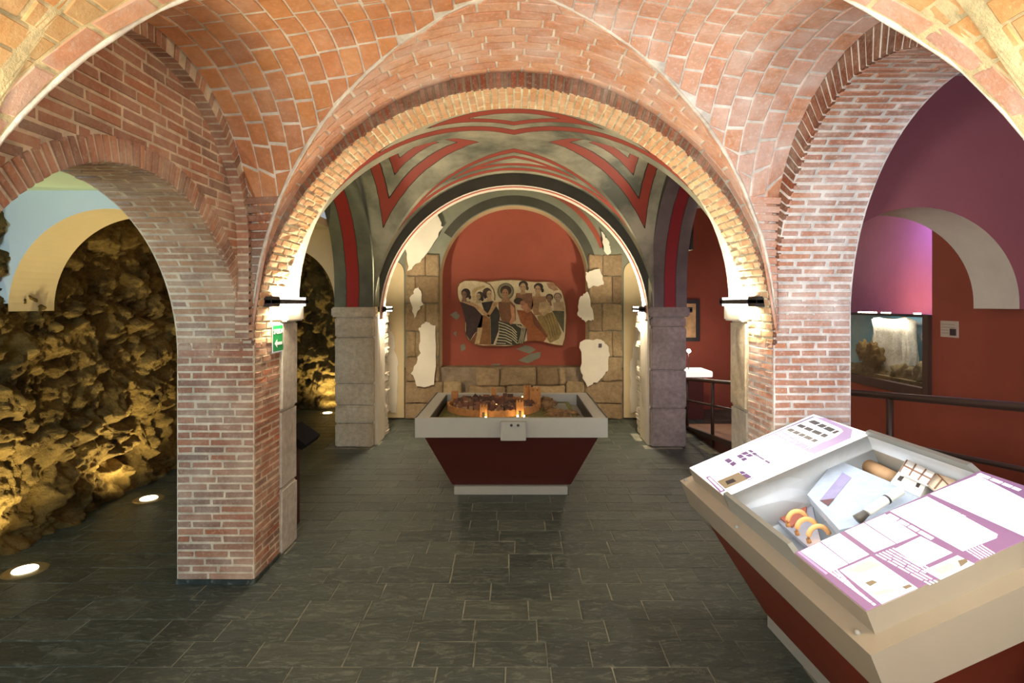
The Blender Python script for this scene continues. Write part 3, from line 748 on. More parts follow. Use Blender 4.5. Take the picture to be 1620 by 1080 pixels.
# ------------------------------------------------------------------ right aisle: red room with ramp
XR = 3.30
def quadbox(bm, lo, hi): bm_box(bm, lo, hi)
bm = bmesh.new(); NY0, NY1, NZ0, NZ1 = 4.49, 7.0, .86, 2.60
for lo, hi in (((XR, -1.2, 0), (XR+.6, NY0, 3.1)), ((XR, NY1, 0), (XR+.6, 8.8, 3.1)), ((XR, NY0, 0), (XR+.6, NY1, NZ0)), ((XR, NY0, NZ1), (XR+.6, NY1, 3.1)), ((XR+.5, NY0, NZ0), (XR+.6, NY1, NZ1))):
    bm_box(bm, lo, hi)
wr = bmobj('wall_right', bm, 'red'); struct(wr, 'red painted wall of the right room with a tall lit recess', 'wall')
o = box('wall_back_right', (1.8, 8.6, 0), (XR, 8.8, 3.1), 'red'); struct(o, 'red end wall behind the ramp', 'wall')
o = box('ceiling_aisle_right', (PX1, -1.2, 3.04), (XR, 8.7, 3.12), 'plaster_blue'); struct(o, 'pale ceiling of the red room', 'ceiling')
o = arch_wall('wall_aisle_arch_right', arc(2.5625, 1.60, .637, .61, 1.565), 3.05, 'x', AY0, AY1, 'red_dark', (PX1, XR), 1.565, 'plaster')
struct(o, 'plum wall with a pale arched underside crossing the red room', 'arch')

bm = bmesh.new(); bm_box(bm, (XR+.485, NY0+.001, NZ0), (XR+.499, NY1-.001, NZ1)); bm_box(bm, (XR+.01, NY1-.02, NZ0), (XR+.499, NY1-.001, NZ1))
bmobj('recess_lining', bm, plain('recess_paint', srgb(176, 132, 150), .8, var=.08, scale=3), wr)
# wooden ramp and its handrail
def zr(yy): return max(0, min(.6, .107*(7.575-yy)))
ys = [7.575, 1.967, .2]; V = []
for yy in ys: V += [(2.2, yy, zr(yy)), (XR-.005, yy, zr(yy)), (2.2, yy, 0), (XR-.005, yy, 0)]
rt = empty('ramp', (2.2, 7.5, 0)); tag(rt, 'wooden access ramp with a dark side board in the red room', 'ramp')
def child(o, p): o.parent = p; o.matrix_parent_inverse = p.matrix_basis.inverted() if False else Matrix.Translation(-p.location); return o
child(mesh('deck', V, [(0, 1, 5, 4), (4, 5, 9, 8)], plain('ramp_boards', srgb(176, 142, 112), .6, var=.15)), rt)
V2 = []
for yy in ys:
    for x in (2.17, 2.2): V2 += [(x, yy, zr(yy)+.015), (x, yy, max(0, zr(yy)-.16))]
child(mesh('side_board', V2, [(0, 1, 5, 4), (4, 5, 9, 8), (2, 6, 7, 3), (6, 10, 11, 7), (0, 4, 6, 2), (4, 8, 10, 6), (1, 3, 7, 5), (5, 7, 11, 9)], plain('ramp_side', srgb(58, 42, 34), .5)), rt)
child(mesh('under_panel', [(2.21, 7.5, 0), (2.21, 1.967, 0), (2.21, 1.967, .5), (2.21, 7.5, 0.005), (2.21, .2, 0), (2.21, .2, .5)], [(0, 1, 2, 3), (1, 4, 5, 2)], 'case_red_dark'), rt)
hr = empty('handrail', (2.2, 6.3, .13)); tag(hr, 'brown steel handrail with posts running down beside the ramp', 'handrail')
rz = lambda yy: zr(yy)+.605
child(tube('top_rail', [(2.2, 7.25, rz(7.25)), (2.2, 1.967, rz(1.967)), (2.2, .4, rz(.4))], .021, 'rail', None, 12), hr)
child(tube('lower_rail', [(2.2, 7.25, rz(7.25)-.27), (2.2, 1.967, rz(1.967)-.27), (2.2, .4, rz(.4)-.27)], .013, 'rail', None, 10), hr)
for yy in (7.22, 6.3, 4.8, 3.33, 1.9): child(tube('post', [(2.2, yy, zr(yy)-.12 if yy < 7 else 0), (2.2, yy, rz(yy))], .019, 'rail', None, 10), hr)

# diorama behind glass in the recess
dz0, dz1 = .90, 1.49
dr = empty('diorama_case', (XR, 5.1, dz0)); tag(dr, 'glazed ruin diorama set in the red wall recess under a lamp strip', 'diorama')
bf = plain('case_brown', srgb(74, 48, 34), .5, var=.05)
child(box('near_frame', (XR-.03, NY0, dz0-.03), (XR+.02, NY0+.07, dz1+.02), bf, None, .004), dr)
child(box('bottom_frame', (XR-.03, NY0+.07, dz0-.06), (XR+.03, NY1, dz0+.02), bf, None, .004), dr)
child(box('top_rail', (XR-.02, NY0+.07, dz1), (XR+.02, NY1, dz1+.022), 'black_metal', None, .003), dr)
gl = NT('glass'); gl.b.inputs['Transmission Weight'].default_value = 1; gl.b.inputs['IOR'].default_value = 1.05; gl.col((.95, .98, .97, 1), .02)
t = gl; tr = t.n('ShaderNodeBsdfTransparent'); gs = t.n('ShaderNodeBsdfGlossy'); gs.inputs['Roughness'].default_value = .03
mx = t.n('ShaderNodeMixShader'); mx.inputs[0].default_value = .06; t.l(tr.outputs[0], mx.inputs[1]); t.l(gs.outputs[0], mx.inputs[2])
t.l(mx.outputs[0], t.t.nodes['Material Output'].inputs[0]); M['glass'] = t.m
child(box('glass_pane', (XR-.004, NY0+.07, dz0+.02), (XR+.002, NY1, dz1), 'glass'), dr)
sky = NT('diorama_sky'); sx_ = sky.n('ShaderNodeSeparateXYZ'); sky.l(sky.coords(), sx_.inputs[0])
sky.col(sky.ramp(sky.noise(3, 4), [(.35, srgb(92, 164, 190)), (.7, srgb(150, 200, 210))]), .8)
child(box('painted_sky', (XR+.44, NY0+.02, dz0), (XR+.46, NY1, dz1+.0), sky.m), dr)
child(box('lid', (XR+.03, NY0+.02, dz1+.001), (XR+.49, NY1, dz1+.012), plain('diorama_lid', srgb(170, 150, 165), .6)), dr)
def lump(name, c, r, sc, mat, seed=1, amp=.25):
    bm = bmesh.new(); bmesh.ops.create_icosphere(bm, subdivisions=3, radius=1)
    for v in bm.verts:
        d = 1+amp*noise.fractal(v.co*2.2+Vector((seed*5, 0, 0)), .9, 2, 4); v.co = Vector((c[0]+v.co.x*d*r*sc[0], c[1]+v.co.y*d*r*sc[1], c[2]+v.co.z*d*r*sc[2]))
    return bmobj(name, bm, mat, None, True)
dm = stonemat('diorama_earth', [(140, 120, 84)], srgb(62, 60, 36), .9, 9); wm = stonemat('diorama_ruin', [(214, 208, 188)], srgb(150, 134, 100), .5, 8)
bm = bmesh.new(); bm_box(bm, (XR+.12, 4.99, dz0), (XR+.26, 5.46, dz1-.03), .02); bmesh.ops.subdivide_edges(bm, edges=bm.edges, cuts=4, use_grid_fill=True)
for v in bm.verts: v.co += noise.noise_vector(v.co*14)*.03
child(bmobj('ruined_wall', bm, wm, None, True), dr)
child(box('ground', (XR+.03, NY0+.02, dz0-.03), (XR+.44, NY1, dz0+.05), dm), dr)
for i in range(9): child(lump('rubble_heap', (XR+.10+R.uniform(0, .2), 4.62+.13*i, dz0+.06), .1, (.9, 1, R.uniform(.6, 1.5)), dm, i, .5), dr)
for i in range(4): child(lump('shrub', (XR+.07, 5.28+.07*i, dz0+.2+.05*(i % 2)), .08, (.6, .8, 1.1), stonemat('shrub_dry', [(120, 94, 52)], srgb(54, 50, 28), .8, 30) if i == 0 else bpy.data.materials['shrub_dry'], i+20, .7), dr)
bm = bmesh.new()
for k in range(7):
    p = Vector((XR+.2, 4.72, dz0+.1+.02*k)); q = p+Vector((.02*k-.05, .06*k-.06, .30-.03*abs(k-3))); m_ = (p+q)/2+Vector((0, .03, .03)); bm_tube(bm, [p, m_, q], [.008, .005, .002], 5)
child(bmobj('bare_tree', bm, plain('twig', srgb(84, 66, 44), .8), None), dr)
led = glow('led_warm', (1, .85, .62, 1), 14)
for y0, y1 in ((5.45, 5.16), (5.10, 4.97), (4.68, 4.60)):
    for k in range(6): child(box('lamp_bead', (XR-.016, min(y0, y1)+abs(y0-y1)*k/6, dz1+.023), (XR-.006, min(y0, y1)+abs(y0-y1)*(k+.6)/6, dz1+.034), led), dr)
for a in ((5.30, (1, .30, .14), 2.4), (4.80, (1, .36, .25), 1.2)):
    l_ = light('recess_lamp', 'AREA', (XR+.06, a[0], dz1+.05), (XR+.5, a[0], 2.0), a[2], a[1], .3, .05); child(l_, dr)
l_ = light('recess_lamp', 'AREA', (XR+.12, 4.9, NZ1-.08), (XR+.48, 5.0, 1.6), 9, (.50, .28, 1), .3, .2); child(l_, dr)
l_ = light('diorama_lamp', 'AREA', (XR+.09, 5.1, dz1-.01), (XR+.2, 5.1, dz0), 6.0, (1, .95, .85), .9, .08); child(l_, dr)
# plaque on the red wall
pq = box('wall_plaque', (XR-.008, 4.22, 1.345), (XR, 4.39, 1.468), plain('plaque_card', srgb(196, 180, 160), .6, var=.03, bump=0)); tag(pq, 'small printed white plaque on the red wall beside the diorama', 'plaque')
box('photo_print', (XR-.0095, 4.235, 1.36), (XR-.008, 4.295, 1.41), plain('print_dark', srgb(60, 46, 48), .6), pq)
for k in range(4): box('text_line', (XR-.0092, 4.31 if k > 1 else 4.25, 1.44-.022*k), (XR-.008, 4.38, 1.443-.022*k), plain('print_grey', srgb(120, 112, 104), .6) if k == 0 else bpy.data.materials['print_grey'], pq)
# framed picture, desk and lamp at the far end
fp = empty('framed_picture', (2.55, 8.58, 1.3)); tag(fp, 'black framed engraving on the red end wall above the ramp', 'picture')
child(box('frame', (2.28, 8.56, 1.03), (2.80, 8.60, 1.66), 'black_metal', None, .006), fp)
child(box('print', (2.33, 8.552, 1.09), (2.735, 8.561, 1.60), plain('sepia_print', srgb(196, 158, 112), .7, var=.3, scale=9)), fp)
dk = empty('display_desk', (2.6, 7.9, 0)); tag(dk, 'white topped sloping display desk below the framed engraving', 'desk')
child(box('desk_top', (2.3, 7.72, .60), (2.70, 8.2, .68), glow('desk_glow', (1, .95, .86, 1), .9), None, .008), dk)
child(box('desk_body', (2.36, 7.85, 0), (2.62, 8.15, .60), 'case_red_dark', None, .006), dk)
lp = empty('spot_lamp', (2.45, 7.9, .68)); tag(lp, 'tiny bright spot lamp standing on the white display desk', 'lamp')
child(tube('stem', [(2.44, 7.95, .68), (2.44, 7.95, .93)], .006, 'black_metal'), lp)
bm = bmesh.new(); bmesh.ops.create_icosphere(bm, subdivisions=2, radius=.028, matrix=Matrix.Translation((2.44, 7.94, .94))); child(bmobj('bulb', bm, glow('bulb', (1, .93, .8, 1), 60), None), lp)
l_ = light('desk_light', 'POINT', (2.5, 7.85, 1.05), (2.5, 8, 0), 7, (1, .85, .65), radius=.03); child(l_, lp)

# ------------------------------------------------------------------ wall lamps with light slots above and below
slot = glow('lamp_slot', (1, .93, .80, 1), 9)
def wall_lamp(sx, xf, y0, y1, z, label, up=36, down=18, col=(1, .84, .60)):
    o = empty('wall_lamp', (xf, (y0+y1)/2, z)); tag(o, label, 'lamp', 'slot lamps on the piers')
    xo = xf-sx*.07; a, b = sorted((xf, xo)); h = .03
    child(box('body', (a, y0, z-.014), (b, y1, z+.014), 'black_metal', None, .004), o)
    child(box('mount', (a, y0, z-h), (b, y0+.13, z+h), 'black_metal', None, .004), o)
    child(box('end_cap', (a, y1-.05, z-h+.004), (b, y1, z+h-.004), 'black_metal', None, .004), o)
    for s in (-1, 1):
        zz = z+s*.014; child(box('light_slot', (a+.002, y0+.13, min(zz, zz+s*.014)), (b+.0-.001, y1-.05, max(zz, zz+s*.014)), slot), o)
        l_ = light('lamp_light', 'AREA', ((a+b)/2, (y0+y1)/2, z+s*.036), ((a+b)/2-sx*0, (y0+y1)/2, z+s*3), up if s > 0 else down, col, .05, y1-y0-.2, spread=3.1); child(l_, o)
        if abs(l_.rotation_euler.z) > .1: pass
    return o
wall_lamp(-1, -PX0-.002, 3.32, 3.92, 1.612, 'black slot lamp on the brick pier above the green exit sign')
wall_lamp(1, PX0+.002, 3.32, 3.92, 1.612, 'black slot lamp on the brick pier nearest the showcase')
wall_lamp(-1, -1.545, 6.45, 6.95, 1.535, 'black slot lamp on the pale ashlar pier', 44, 20)
wall_lamp(1, 1.512, 6.45, 6.95, 1.535, 'black slot lamp on the grey ashlar pier facing the nave', 44, 20)
wall_lamp(-1, 1.93, 6.37, 6.85, 1.53, 'black slot lamp on the ramp side of the grey ashlar pier', 6, 6)
for sx in (-1, 1): wall_lamp(sx, sx*PX0, .75, 1.35, 1.612, 'black slot lamp on the brick pier beside the viewer, '+('rubble wall side' if sx < 0 else 'showcase side'), 13, 8)

# ------------------------------------------------------------------ floor uplights
for i, (x, yy, lab, pw) in enumerate(((-2.93, 3.41, 'recessed floor lamp at the foot of the rubble wall, nearest the viewer', 26), (-2.99, 4.66, 'recessed floor lamp at the foot of the rubble wall beside the brick pier', 22), (-2.72, 8.30, 'recessed floor lamp at the far rubble wall beyond the ashlar pier', 20))):
    o = empty('floor_lamp', (x, yy, 0)); tag(o, lab, 'lamp', 'uplights along the rubble walls')
    bm = bmesh.new(); bm_disc(bm, (0, 0), .115, .105, 0, .006); f_ = bmobj('steel_rim', bm, plain('lamp_rim', srgb(150, 140, 110), .35, .6) if i == 0 else bpy.data.materials['lamp_rim'], o)
    bm = bmesh.new(); bm_disc(bm, (0, 0), .066, .062, .004, .011); bmobj('lens', bm, glow('uplight_lens', (1, .90, .62, 1), 8) if i == 0 else bpy.data.materials['uplight_lens'], o)
    aim = (x-.30, yy+.05, 1.0) if i < 2 else (x+.1, yy+.6, 1.1)
    l_ = light('uplight', 'SPOT', (x, yy, .03), aim, pw*4.0, (1, .84, .44), spot=2.5, blend=.9, radius=.04); child(l_, o)

# ------------------------------------------------------------------ exit sign
def text(name, s, size, mat, parent, mtx, ext=.001):
    cu = bpy.data.curves.new(name, 'FONT'); cu.body = s; cu.size = size; cu.align_x = 'CENTER'; cu.align_y = 'CENTER'; cu.extrude = ext
    to = bpy.data.objects.new('tmp', cu); C.objects.link(to); dg = bpy.context.evaluated_depsgraph_get(); dg.update()
    me = bpy.data.meshes.new_from_object(to.evaluated_get(dg)); bpy.data.objects.remove(to); me.transform(mtx); me.materials.clear()
    return finish(name, me, mat, parent)
sg_ = box('exit_sign', (-PX0+.008, 3.475, 1.305), (-PX0+.014, 3.625, 1.465), glow('sign_green', srgb(20, 130, 70), .12), None, .001)
sg_.data.materials[0].node_tree.nodes['Principled BSDF'].inputs['Base Color'].default_value = srgb(16, 128, 66)
tag(sg_, 'green exit sign reading SALIDA with a white arrow pointing left', 'sign')
ws = glow('sign_white', (1, 1, 1, 1), .25)
mt = Matrix.Translation((-PX0+.0148, 3.55, 1.425)) @ Matrix(((0, 0, 1, 0), (1, 0, 0, 0), (0, 1, 0, 0), (0, 0, 0, 1)))
text('lettering', 'SALIDA', .043, ws, sg_, mt)
xx = -PX0+.0145; yc, zc = 3.55, 1.352
prism('arrow', [(xx, yc-.055, zc), (xx, yc-.02, zc+.026), (xx, yc-.02, zc+.009), (xx, yc+.055, zc+.009), (xx, yc+.055, zc-.009), (xx, yc-.02, zc-.009), (xx, yc-.02, zc-.026)], (1, 0, 0), .001, ws, sg_)
box('white_border', (-PX0+.0081, 3.468, 1.297), (-PX0+.0125, 3.632, 1.473), ws, sg_)

# info lectern behind the left pier
lc = empty('info_lectern', (-1.58, 4.2, 0)); tag(lc, 'low dark reading lectern half hidden behind the left brick pier', 'lectern')
ry = Matrix.Translation((-1.575, 4.20, .62)) @ Matrix.Rotation(.62, 4, 'Y')
child(box('panel', (-.10, -.12, -.03), (.085, .2, .02), plain('lectern_face', srgb(26, 26, 30), .95, var=.04, bump=0), None, .004, ry), lc)
child(box('panel_edge', (-.101, -.124, -.028), (-.05, -.119, .018), 'white_case', None, 0, ry), lc)
child(box('post', (-1.64, 4.1, 0), (-1.565, 4.16, .60), plain('lectern_post', srgb(66, 34, 26), .6), None, .004), lc)

bpy.data.materials['lectern_face'].node_tree.nodes['Principled BSDF'].inputs['Specular IOR Level'].default_value = .1

# ------------------------------------------------------------------ mosaic panel in the niche
MZ = 8.115
def mp(pts, sc=6.0, ox=700, oy=420): return [(ox+u/sc, oy+v/sc) for u, v in pts]
def mzp(pts): return [tuple(W3(u, v, MZ)) for u, v in mp(pts)]
t = NT('mosaic_ground'); k = t.noise(10, 5); vo = t.n('ShaderNodeTexVoronoi'); vo.inputs['Scale'].default_value = 90; t.l(t.coords(), vo.inputs[0])
t.col(t.mix(1.0, t.ramp(k, [(.3, srgb(206, 188, 150)), (.7, srgb(228, 212, 178))]), t.ramp(vo.outputs['Distance'], [(.0, (1, 1, 1, 1)), (.8, (.72, .72, .72, 1))]), 'MULTIPLY'), .8); M['mosaic'] = t.m
ol = [(135, 200), (155, 160), (200, 135), (300, 135), (400, 150), (480, 140), (560, 130), (650, 128), (740, 132), (820, 142), (900, 150), (980, 146), (1050, 152), (1100, 195), (1140, 235), (1162, 300), (1180, 380), (1186, 470), (1182, 560), (1178, 640), (1172, 700), (1150, 765), (1090, 760), (1020, 745), (960, 728), (920, 718), (880, 715), (840, 716), (800, 722), (720, 755), (660, 766), (600, 772), (520, 768), (450, 765), (390, 768), (330, 760), (280, 738), (240, 710), (218, 670), (205, 620), (206, 560), (215, 500), (200, 440), (180, 380), (155, 335), (140, 300), (134, 250)]
mo_ = prism('mosaic_panel', [(p[0], p[1], p[2]) for p in mzp(ol)], (0, 1, 0), .09, plain('panel_edge', srgb(120, 76, 44), .9))
tag(mo_, 'irregular mosaic slab of robed figures hung on the red niche', 'mosaic')
def figs(pts, col, lay, name='figure_piece'):
    c = bpy.data.materials.get('mosaic_%d_%d_%d' % col)
    if not c:
        t = NT('mosaic_%d_%d_%d' % col); vo = t.n('ShaderNodeTexVoronoi'); vo.inputs['Scale'].default_value = 90; t.l(t.coords(), vo.inputs[0])
        k = t.noise(14, 5); b = srgb(*col); base = t.ramp(k, [(.3, tuple(x*.7 for x in b[:3])+(1,)), (.7, tuple(min(1, x*1.25) for x in b[:3])+(1,))])
        t.col(t.mix(1.0, base, t.ramp(vo.outputs['Distance'], [(.0, (1, 1, 1, 1)), (.8, (.7, .7, .7, 1))]), 'MULTIPLY'), .8); c = t.m
    V = [Vector(p)-Vector((0, .0012*lay, 0)) for p in mzp(pts)]
    return prism(name, V, (0, 1, 0), .0011*lay, c, mo_)
def el(cx, cy, rx, ry, n=16): return [(cx+rx*math.cos(2*PI*i/n), cy+ry*math.sin(2*PI*i/n)) for i in range(n)]
gin = [(600+(u-600)*.975+1, 450+(v-450)*.968) for u, v in ol]
V = [Vector(p)-Vector((0, .001, 0)) for p in mzp(gin)]; prism('ground', V, (0, 1, 0), .0009, 'mosaic', mo_)
def band(pts, wd): 
    L_, R_ = [], []
    for i, p in enumerate(pts):
        a, b = pts[max(0, i-1)], pts[min(len(pts)-1, i+1)]; d = math.hypot(b[0]-a[0], b[1]-a[1]) or 1; nx, ny = -(b[1]-a[1])/d*wd/2, (b[0]-a[0])/d*wd/2
        L_.append((p[0]+nx, p[1]+ny)); R_.append((p[0]-nx, p[1]-ny))
    return L_+R_[::-1]
figs(band([(400, 155), (450, 178), (485, 225), (498, 280), (495, 330)], 10), (120, 92, 62), 2, 'arc_line')
figs([(285, 330), (275, 250), (300, 215), (400, 185), (405, 205), (330, 235), (310, 260), (318, 330)], (196, 172, 128), 2)
figs([(170, 345), (260, 340), (330, 420), (385, 480), (372, 580), (300, 650), (262, 712), (222, 650), (222, 540), (192, 420)], (66, 50, 50), 3, 'robe')
figs([(372, 470), (450, 470), (462, 752), (300, 745), (330, 600)], (140, 98, 58), 3, 'robe')
figs([(265, 712), (330, 620), (330, 740), (300, 745)], (128, 88, 52), 4, 'robe')
figs([(332, 590), (380, 590), (352, 740), (304, 746), (326, 660)], (204, 174, 128), 5)
figs([(370, 350), (480, 335), (532, 420), (546, 480), (532, 620), (482, 748), (462, 748), (456, 500), (400, 440)], (54, 52, 48), 4, 'robe')
figs([(165, 340), (290, 350), (360, 390), (462, 488), (440, 502), (380, 455), (300, 390), (200, 352)], (202, 162, 120), 6, 'arm')
figs([(480, 345), (530, 350), (500, 400), (440, 490), (420, 470), (450, 420)], (206, 166, 122), 6, 'arm')
for hx, hy, rx, ry, hc, fx, fy, fr, fc in ((222, 262, 44, 46, (52, 40, 34), 206, 276, 24, (136, 104, 82)), (356, 288, 36, 42, (74, 62, 50), 340, 292, 22, (194, 172, 132)), (424, 258, 44, 48, (82, 64, 52), 444, 272, 25, (196, 166, 132)),
                                            (768, 182, 44, 38, (46, 38, 32), 764, 206, 29, (182, 150, 116)), (912, 202, 44, 38, (46, 38, 32), 904, 226, 27, (176, 144, 110)), (1016, 300, 36, 34, (72, 56, 46), 1014, 316, 24, (140, 110, 86)), (1094, 292, 40, 36, (116, 96, 82), 1094, 304, 28, (166, 142, 116))):
    figs([(fx-14, fy+20), (fx+16, fy+20), (fx+26, fy+66), (fx-26, fy+66)], fc, 5, 'neck')
    figs(el(hx, hy, rx, ry), hc, 6, 'hair'); figs(el(fx, fy, fr, fr*1.4), fc, 7, 'face')
    for dx in (-.42, .42): figs(el(fx+dx*fr, fy-4, fr*.2, fr*.16, 8), (50, 38, 32), 8, 'eye')
for ex, ey in ((260, 300), (805, 215), (950, 235), (405, 295), (378, 320)): figs(el(ex, ey, 13, 20, 10), (50, 40, 34), 7, 'hair')
figs(el(600, 245, 80, 82, 24), (112, 108, 86), 5, 'halo'); figs(el(600, 245, 64, 66, 24), (158, 148, 116), 6, 'halo')
figs([(572, 300), (628, 300), (650, 350), (556, 350)], (160, 120, 88), 7, 'neck'); figs(el(602, 235, 54, 48), (62, 46, 36), 7, 'hair'); figs(el(596, 264, 31, 45), (164, 122, 92), 8, 'face')
for dx in (-13, 12): figs(el(596+dx, 258, 6, 5, 8), (50, 38, 32), 9, 'eye')
figs([(700, 260), (850, 260), (862, 380), (845, 425), (790, 360), (690, 315)], (142, 102, 78), 4, 'robe')
figs([(860, 290), (980, 290), (992, 400), (962, 470), (870, 470), (845, 390)], (168, 132, 96), 4, 'robe')
figs([(530, 345), (640, 330), (690, 380), (697, 520), (650, 556), (560, 522), (535, 440)], (128, 90, 64), 6, 'robe')
figs([(640, 360), (682, 400), (692, 520), (650, 560), (634, 545), (656, 490)], (206, 152, 116), 8, 'arm')
figs([(540, 518), (640, 550), (740, 556), (802, 600), (772, 735), (700, 752), (504, 752), (538, 650)], (60, 62, 50), 7, 'skirt')
for k in range(8):
    y0 = 535+26*k; pts = [(532-4*max(0, k-4)*2, y0+6*k*.4), (600, y0+22), (660, y0+52), (705+4*k*.5, y0+100)]
    pts = [(a, b) for a, b in pts if b < 752]
    if len(pts) > 1: figs(band(pts, 9), (206, 196, 164), 8, 'skirt_stripe')
for k in range(3): figs(band([(700+26*k, 560+6*k), (752+16*k, 595), (745+14*k, 660), (722+18*k, 738)], 8), (206, 196, 164), 9, 'skirt_stripe')
figs(el(722, 336, 46, 32), (66, 52, 44), 7, 'hair'); figs(el(762, 356, 26, 24), (176, 126, 96), 8, 'face')
figs([(704, 420), (840, 430), (872, 540), (930, 600), (985, 690), (962, 722), (880, 712), (804, 718), (802, 600), (742, 540)], (164, 98, 58), 6, 'robe')
figs([(740, 390), (800, 358), (842, 432), (806, 450), (770, 420)], (196, 138, 106), 8, 'arm')
figs([(840, 430), (880, 480), (1000, 668), (985, 685), (870, 560)], (126, 78, 50), 7, 'robe')
figs([(920, 350), (1010, 340), (1040, 420), (962, 480), (912, 430)], (198, 172, 132), 6); figs([(1050, 352), (1150, 340), (1160, 425), (1060, 430)], (194, 168, 132), 6)
figs([(900, 480), (1040, 440), (1090, 520), (1130, 640), (1104, 695), (1020, 735), (985, 680), (920, 570)], (154, 132, 82), 5, 'robe')
for k in range(4): figs(band([(960+26*k, 480-8*k), (1000+24*k, 570), (1030+20*k, 690-12*k)], 6), (112, 96, 60), 6, 'fold')
figs([(1040, 428), (1156, 430), (1152, 640), (1110, 560)], (92, 90, 66), 6, 'robe')
figs([(985, 165), (1050, 160), (1104, 230), (1060, 240), (1008, 212)], (176, 136, 106), 3, 'medallion')
# tiny label on the ashlar
lb = box('wall_label', (1.165, Y3-.10, 1.0), (1.205, Y3-.06, 1.05), plain('label_dark', srgb(70, 60, 66), .6)); tag(lb, 'tiny dark label on the white plaster patch right of the niche', 'label')
# ------------------------------------------------------------------ table with the walled city model
tb = empty('model_table', (-.02, 5.14, 0)); tag(tb, 'grey rimmed display table on a tapered maroon body below the mosaic', 'table')
TX, TY0, TY1, TZ0, TZ1 = .7625, 4.5, 5.78, .54, .695; cx = -.02
def ch(o): return child(o, tb)
bm = bmesh.new()
for lo, hi in (((cx-TX, TY0, TZ0), (cx+TX, TY0+.03, TZ1)), ((cx-TX, TY1-.11, TZ0), (cx+TX, TY1, TZ1)), ((cx-TX, TY0+.03, TZ0), (cx-TX+.11, TY1-.11, TZ1)), ((cx+TX-.11, TY0+.03, TZ0), (cx+TX, TY1-.11, TZ1)), ((cx-TX+.11, TY0+.03, TZ0), (cx+TX-.11, TY1-.11, TZ0+.05))):
    bm_box(bm, lo, hi)
ch(bmobj('rim', bm, 'white_case'))
ch(box('well_lining', (cx-TX+.11, TY0+.1, TZ0+.05), (cx-TX+.118, TY1-.11, TZ1-.004), 'black_metal')); ch(box('well_lining', (cx+TX-.118, TY0+.1, TZ0+.05), (cx+TX-.11, TY1-.11, TZ1-.004), 'black_metal'))
b0 = [(cx-.50, 4.80, .075), (cx+.50, 4.80, .075), (cx+.50, 5.50, .075), (cx-.50, 5.50, .075)]; b1 = [(cx-.70, TY0+.05, TZ0), (cx+.70, TY0+.05, TZ0), (cx+.70, TY1-.05, TZ0), (cx-.70, TY1-.05, TZ0)]
ch(mesh('body', b0+b1, [(0, 1, 5, 4), (1, 2, 6, 5), (2, 3, 7, 6), (3, 0, 4, 7), (3, 2, 1, 0)], 'case_red_dark'))
ch(box('plinth', (cx-.48, 4.76, 0), (cx+.47, 5.5, .068), 'white_case', None, .004))
for sx in (-1, 1): ch(box('edge_strip', (min(cx+sx*TX, cx+sx*(TX-.008)), TY0+.01, TZ1), (max(cx+sx*TX, cx+sx*(TX-.008)), TY1, TZ1+.006), 'black_metal'))
bx = box('control_box', (cx-.085, TY0-.06, TZ0-.012), (cx+.115, TY0, TZ1-.02), 'white_case', None, .004); ch(bx)
for dx in (-.02, .033):
    bm = bmesh.new(); bmesh.ops.create_cone(bm, cap_ends=True, segments=16, radius1=.011, radius2=.009, depth=.012, matrix=Matrix.Translation((cx+.02+dx, TY0-.064, TZ1-.045)) @ Matrix.Rotation(PI/2, 4, 'X')); o = bmobj('button', bm, 'black_metal'); o.parent = bx
    o.matrix_parent_inverse = (tb.matrix_basis if False else Matrix.Translation(tb.location)).inverted() if False else Matrix.Translation((0, 0, 0))
ZM = TZ0+.085
cm_ = empty('city_model', (-.1, 5.2, ZM)); tag(cm_, 'walled medieval city model with tiny lit gates on the display table', 'model')
def cc(o): return child(o, cm_)
grass = stonemat('model_grass', [(120, 118, 72)], srgb(70, 80, 44), .8, 12, .4)
cc(box('terrain', (cx-TX+.13, TY0+.12, TZ0+.05), (cx+TX-.2, TY1-.13, ZM), grass)); cc(box('white_border', (cx-TX+.125, TY0+.10, TZ0+.05), (cx+TX-.16, TY0+.12, ZM-.004), 'white_case'))
OX, OY, RX_, RY_ = -.19, 5.27, .425, .40
sand = stonemat('model_sandstone', [(196, 142, 88)], srgb(150, 100, 58), .5, 20, .4)
V, Fc = [], []; n = 96
for i in range(n):
    a = 2*PI*i/n; ca, sa = math.cos(a), math.sin(a); tp = .062 if i % 2 else .052
    for rr, z in ((1.0, 0), (1.0, tp), (.955, tp), (.955, 0)): V.append((OX+RX_*rr*ca, OY+RY_*rr*sa, ZM+z))
for i in range(n):
    j = (i+1) % n
    for k in range(3): Fc.append((4*i+k, 4*j+k, 4*j+k+1, 4*i+k+1))
cc(mesh('city_wall', V, Fc, sand))
def tower(x, yy, w_, h, nm):
    bm = bmesh.new(); bm_box(bm, (x-w_, yy-w_, ZM), (x+w_, yy+w_, ZM+h))
    for dx in (-.75, 0, .75):
        for dy in (-.75, .75): bm_box(bm, (x+dx*w_-w_*.22, yy+dy*w_-w_*.22, ZM+h), (x+dx*w_+w_*.22, yy+dy*w_+w_*.22, ZM+h+w_*.4))
    return cc(bmobj(nm, bm, sand))
dark_ = plain('model_dark', srgb(46, 32, 26), .8)
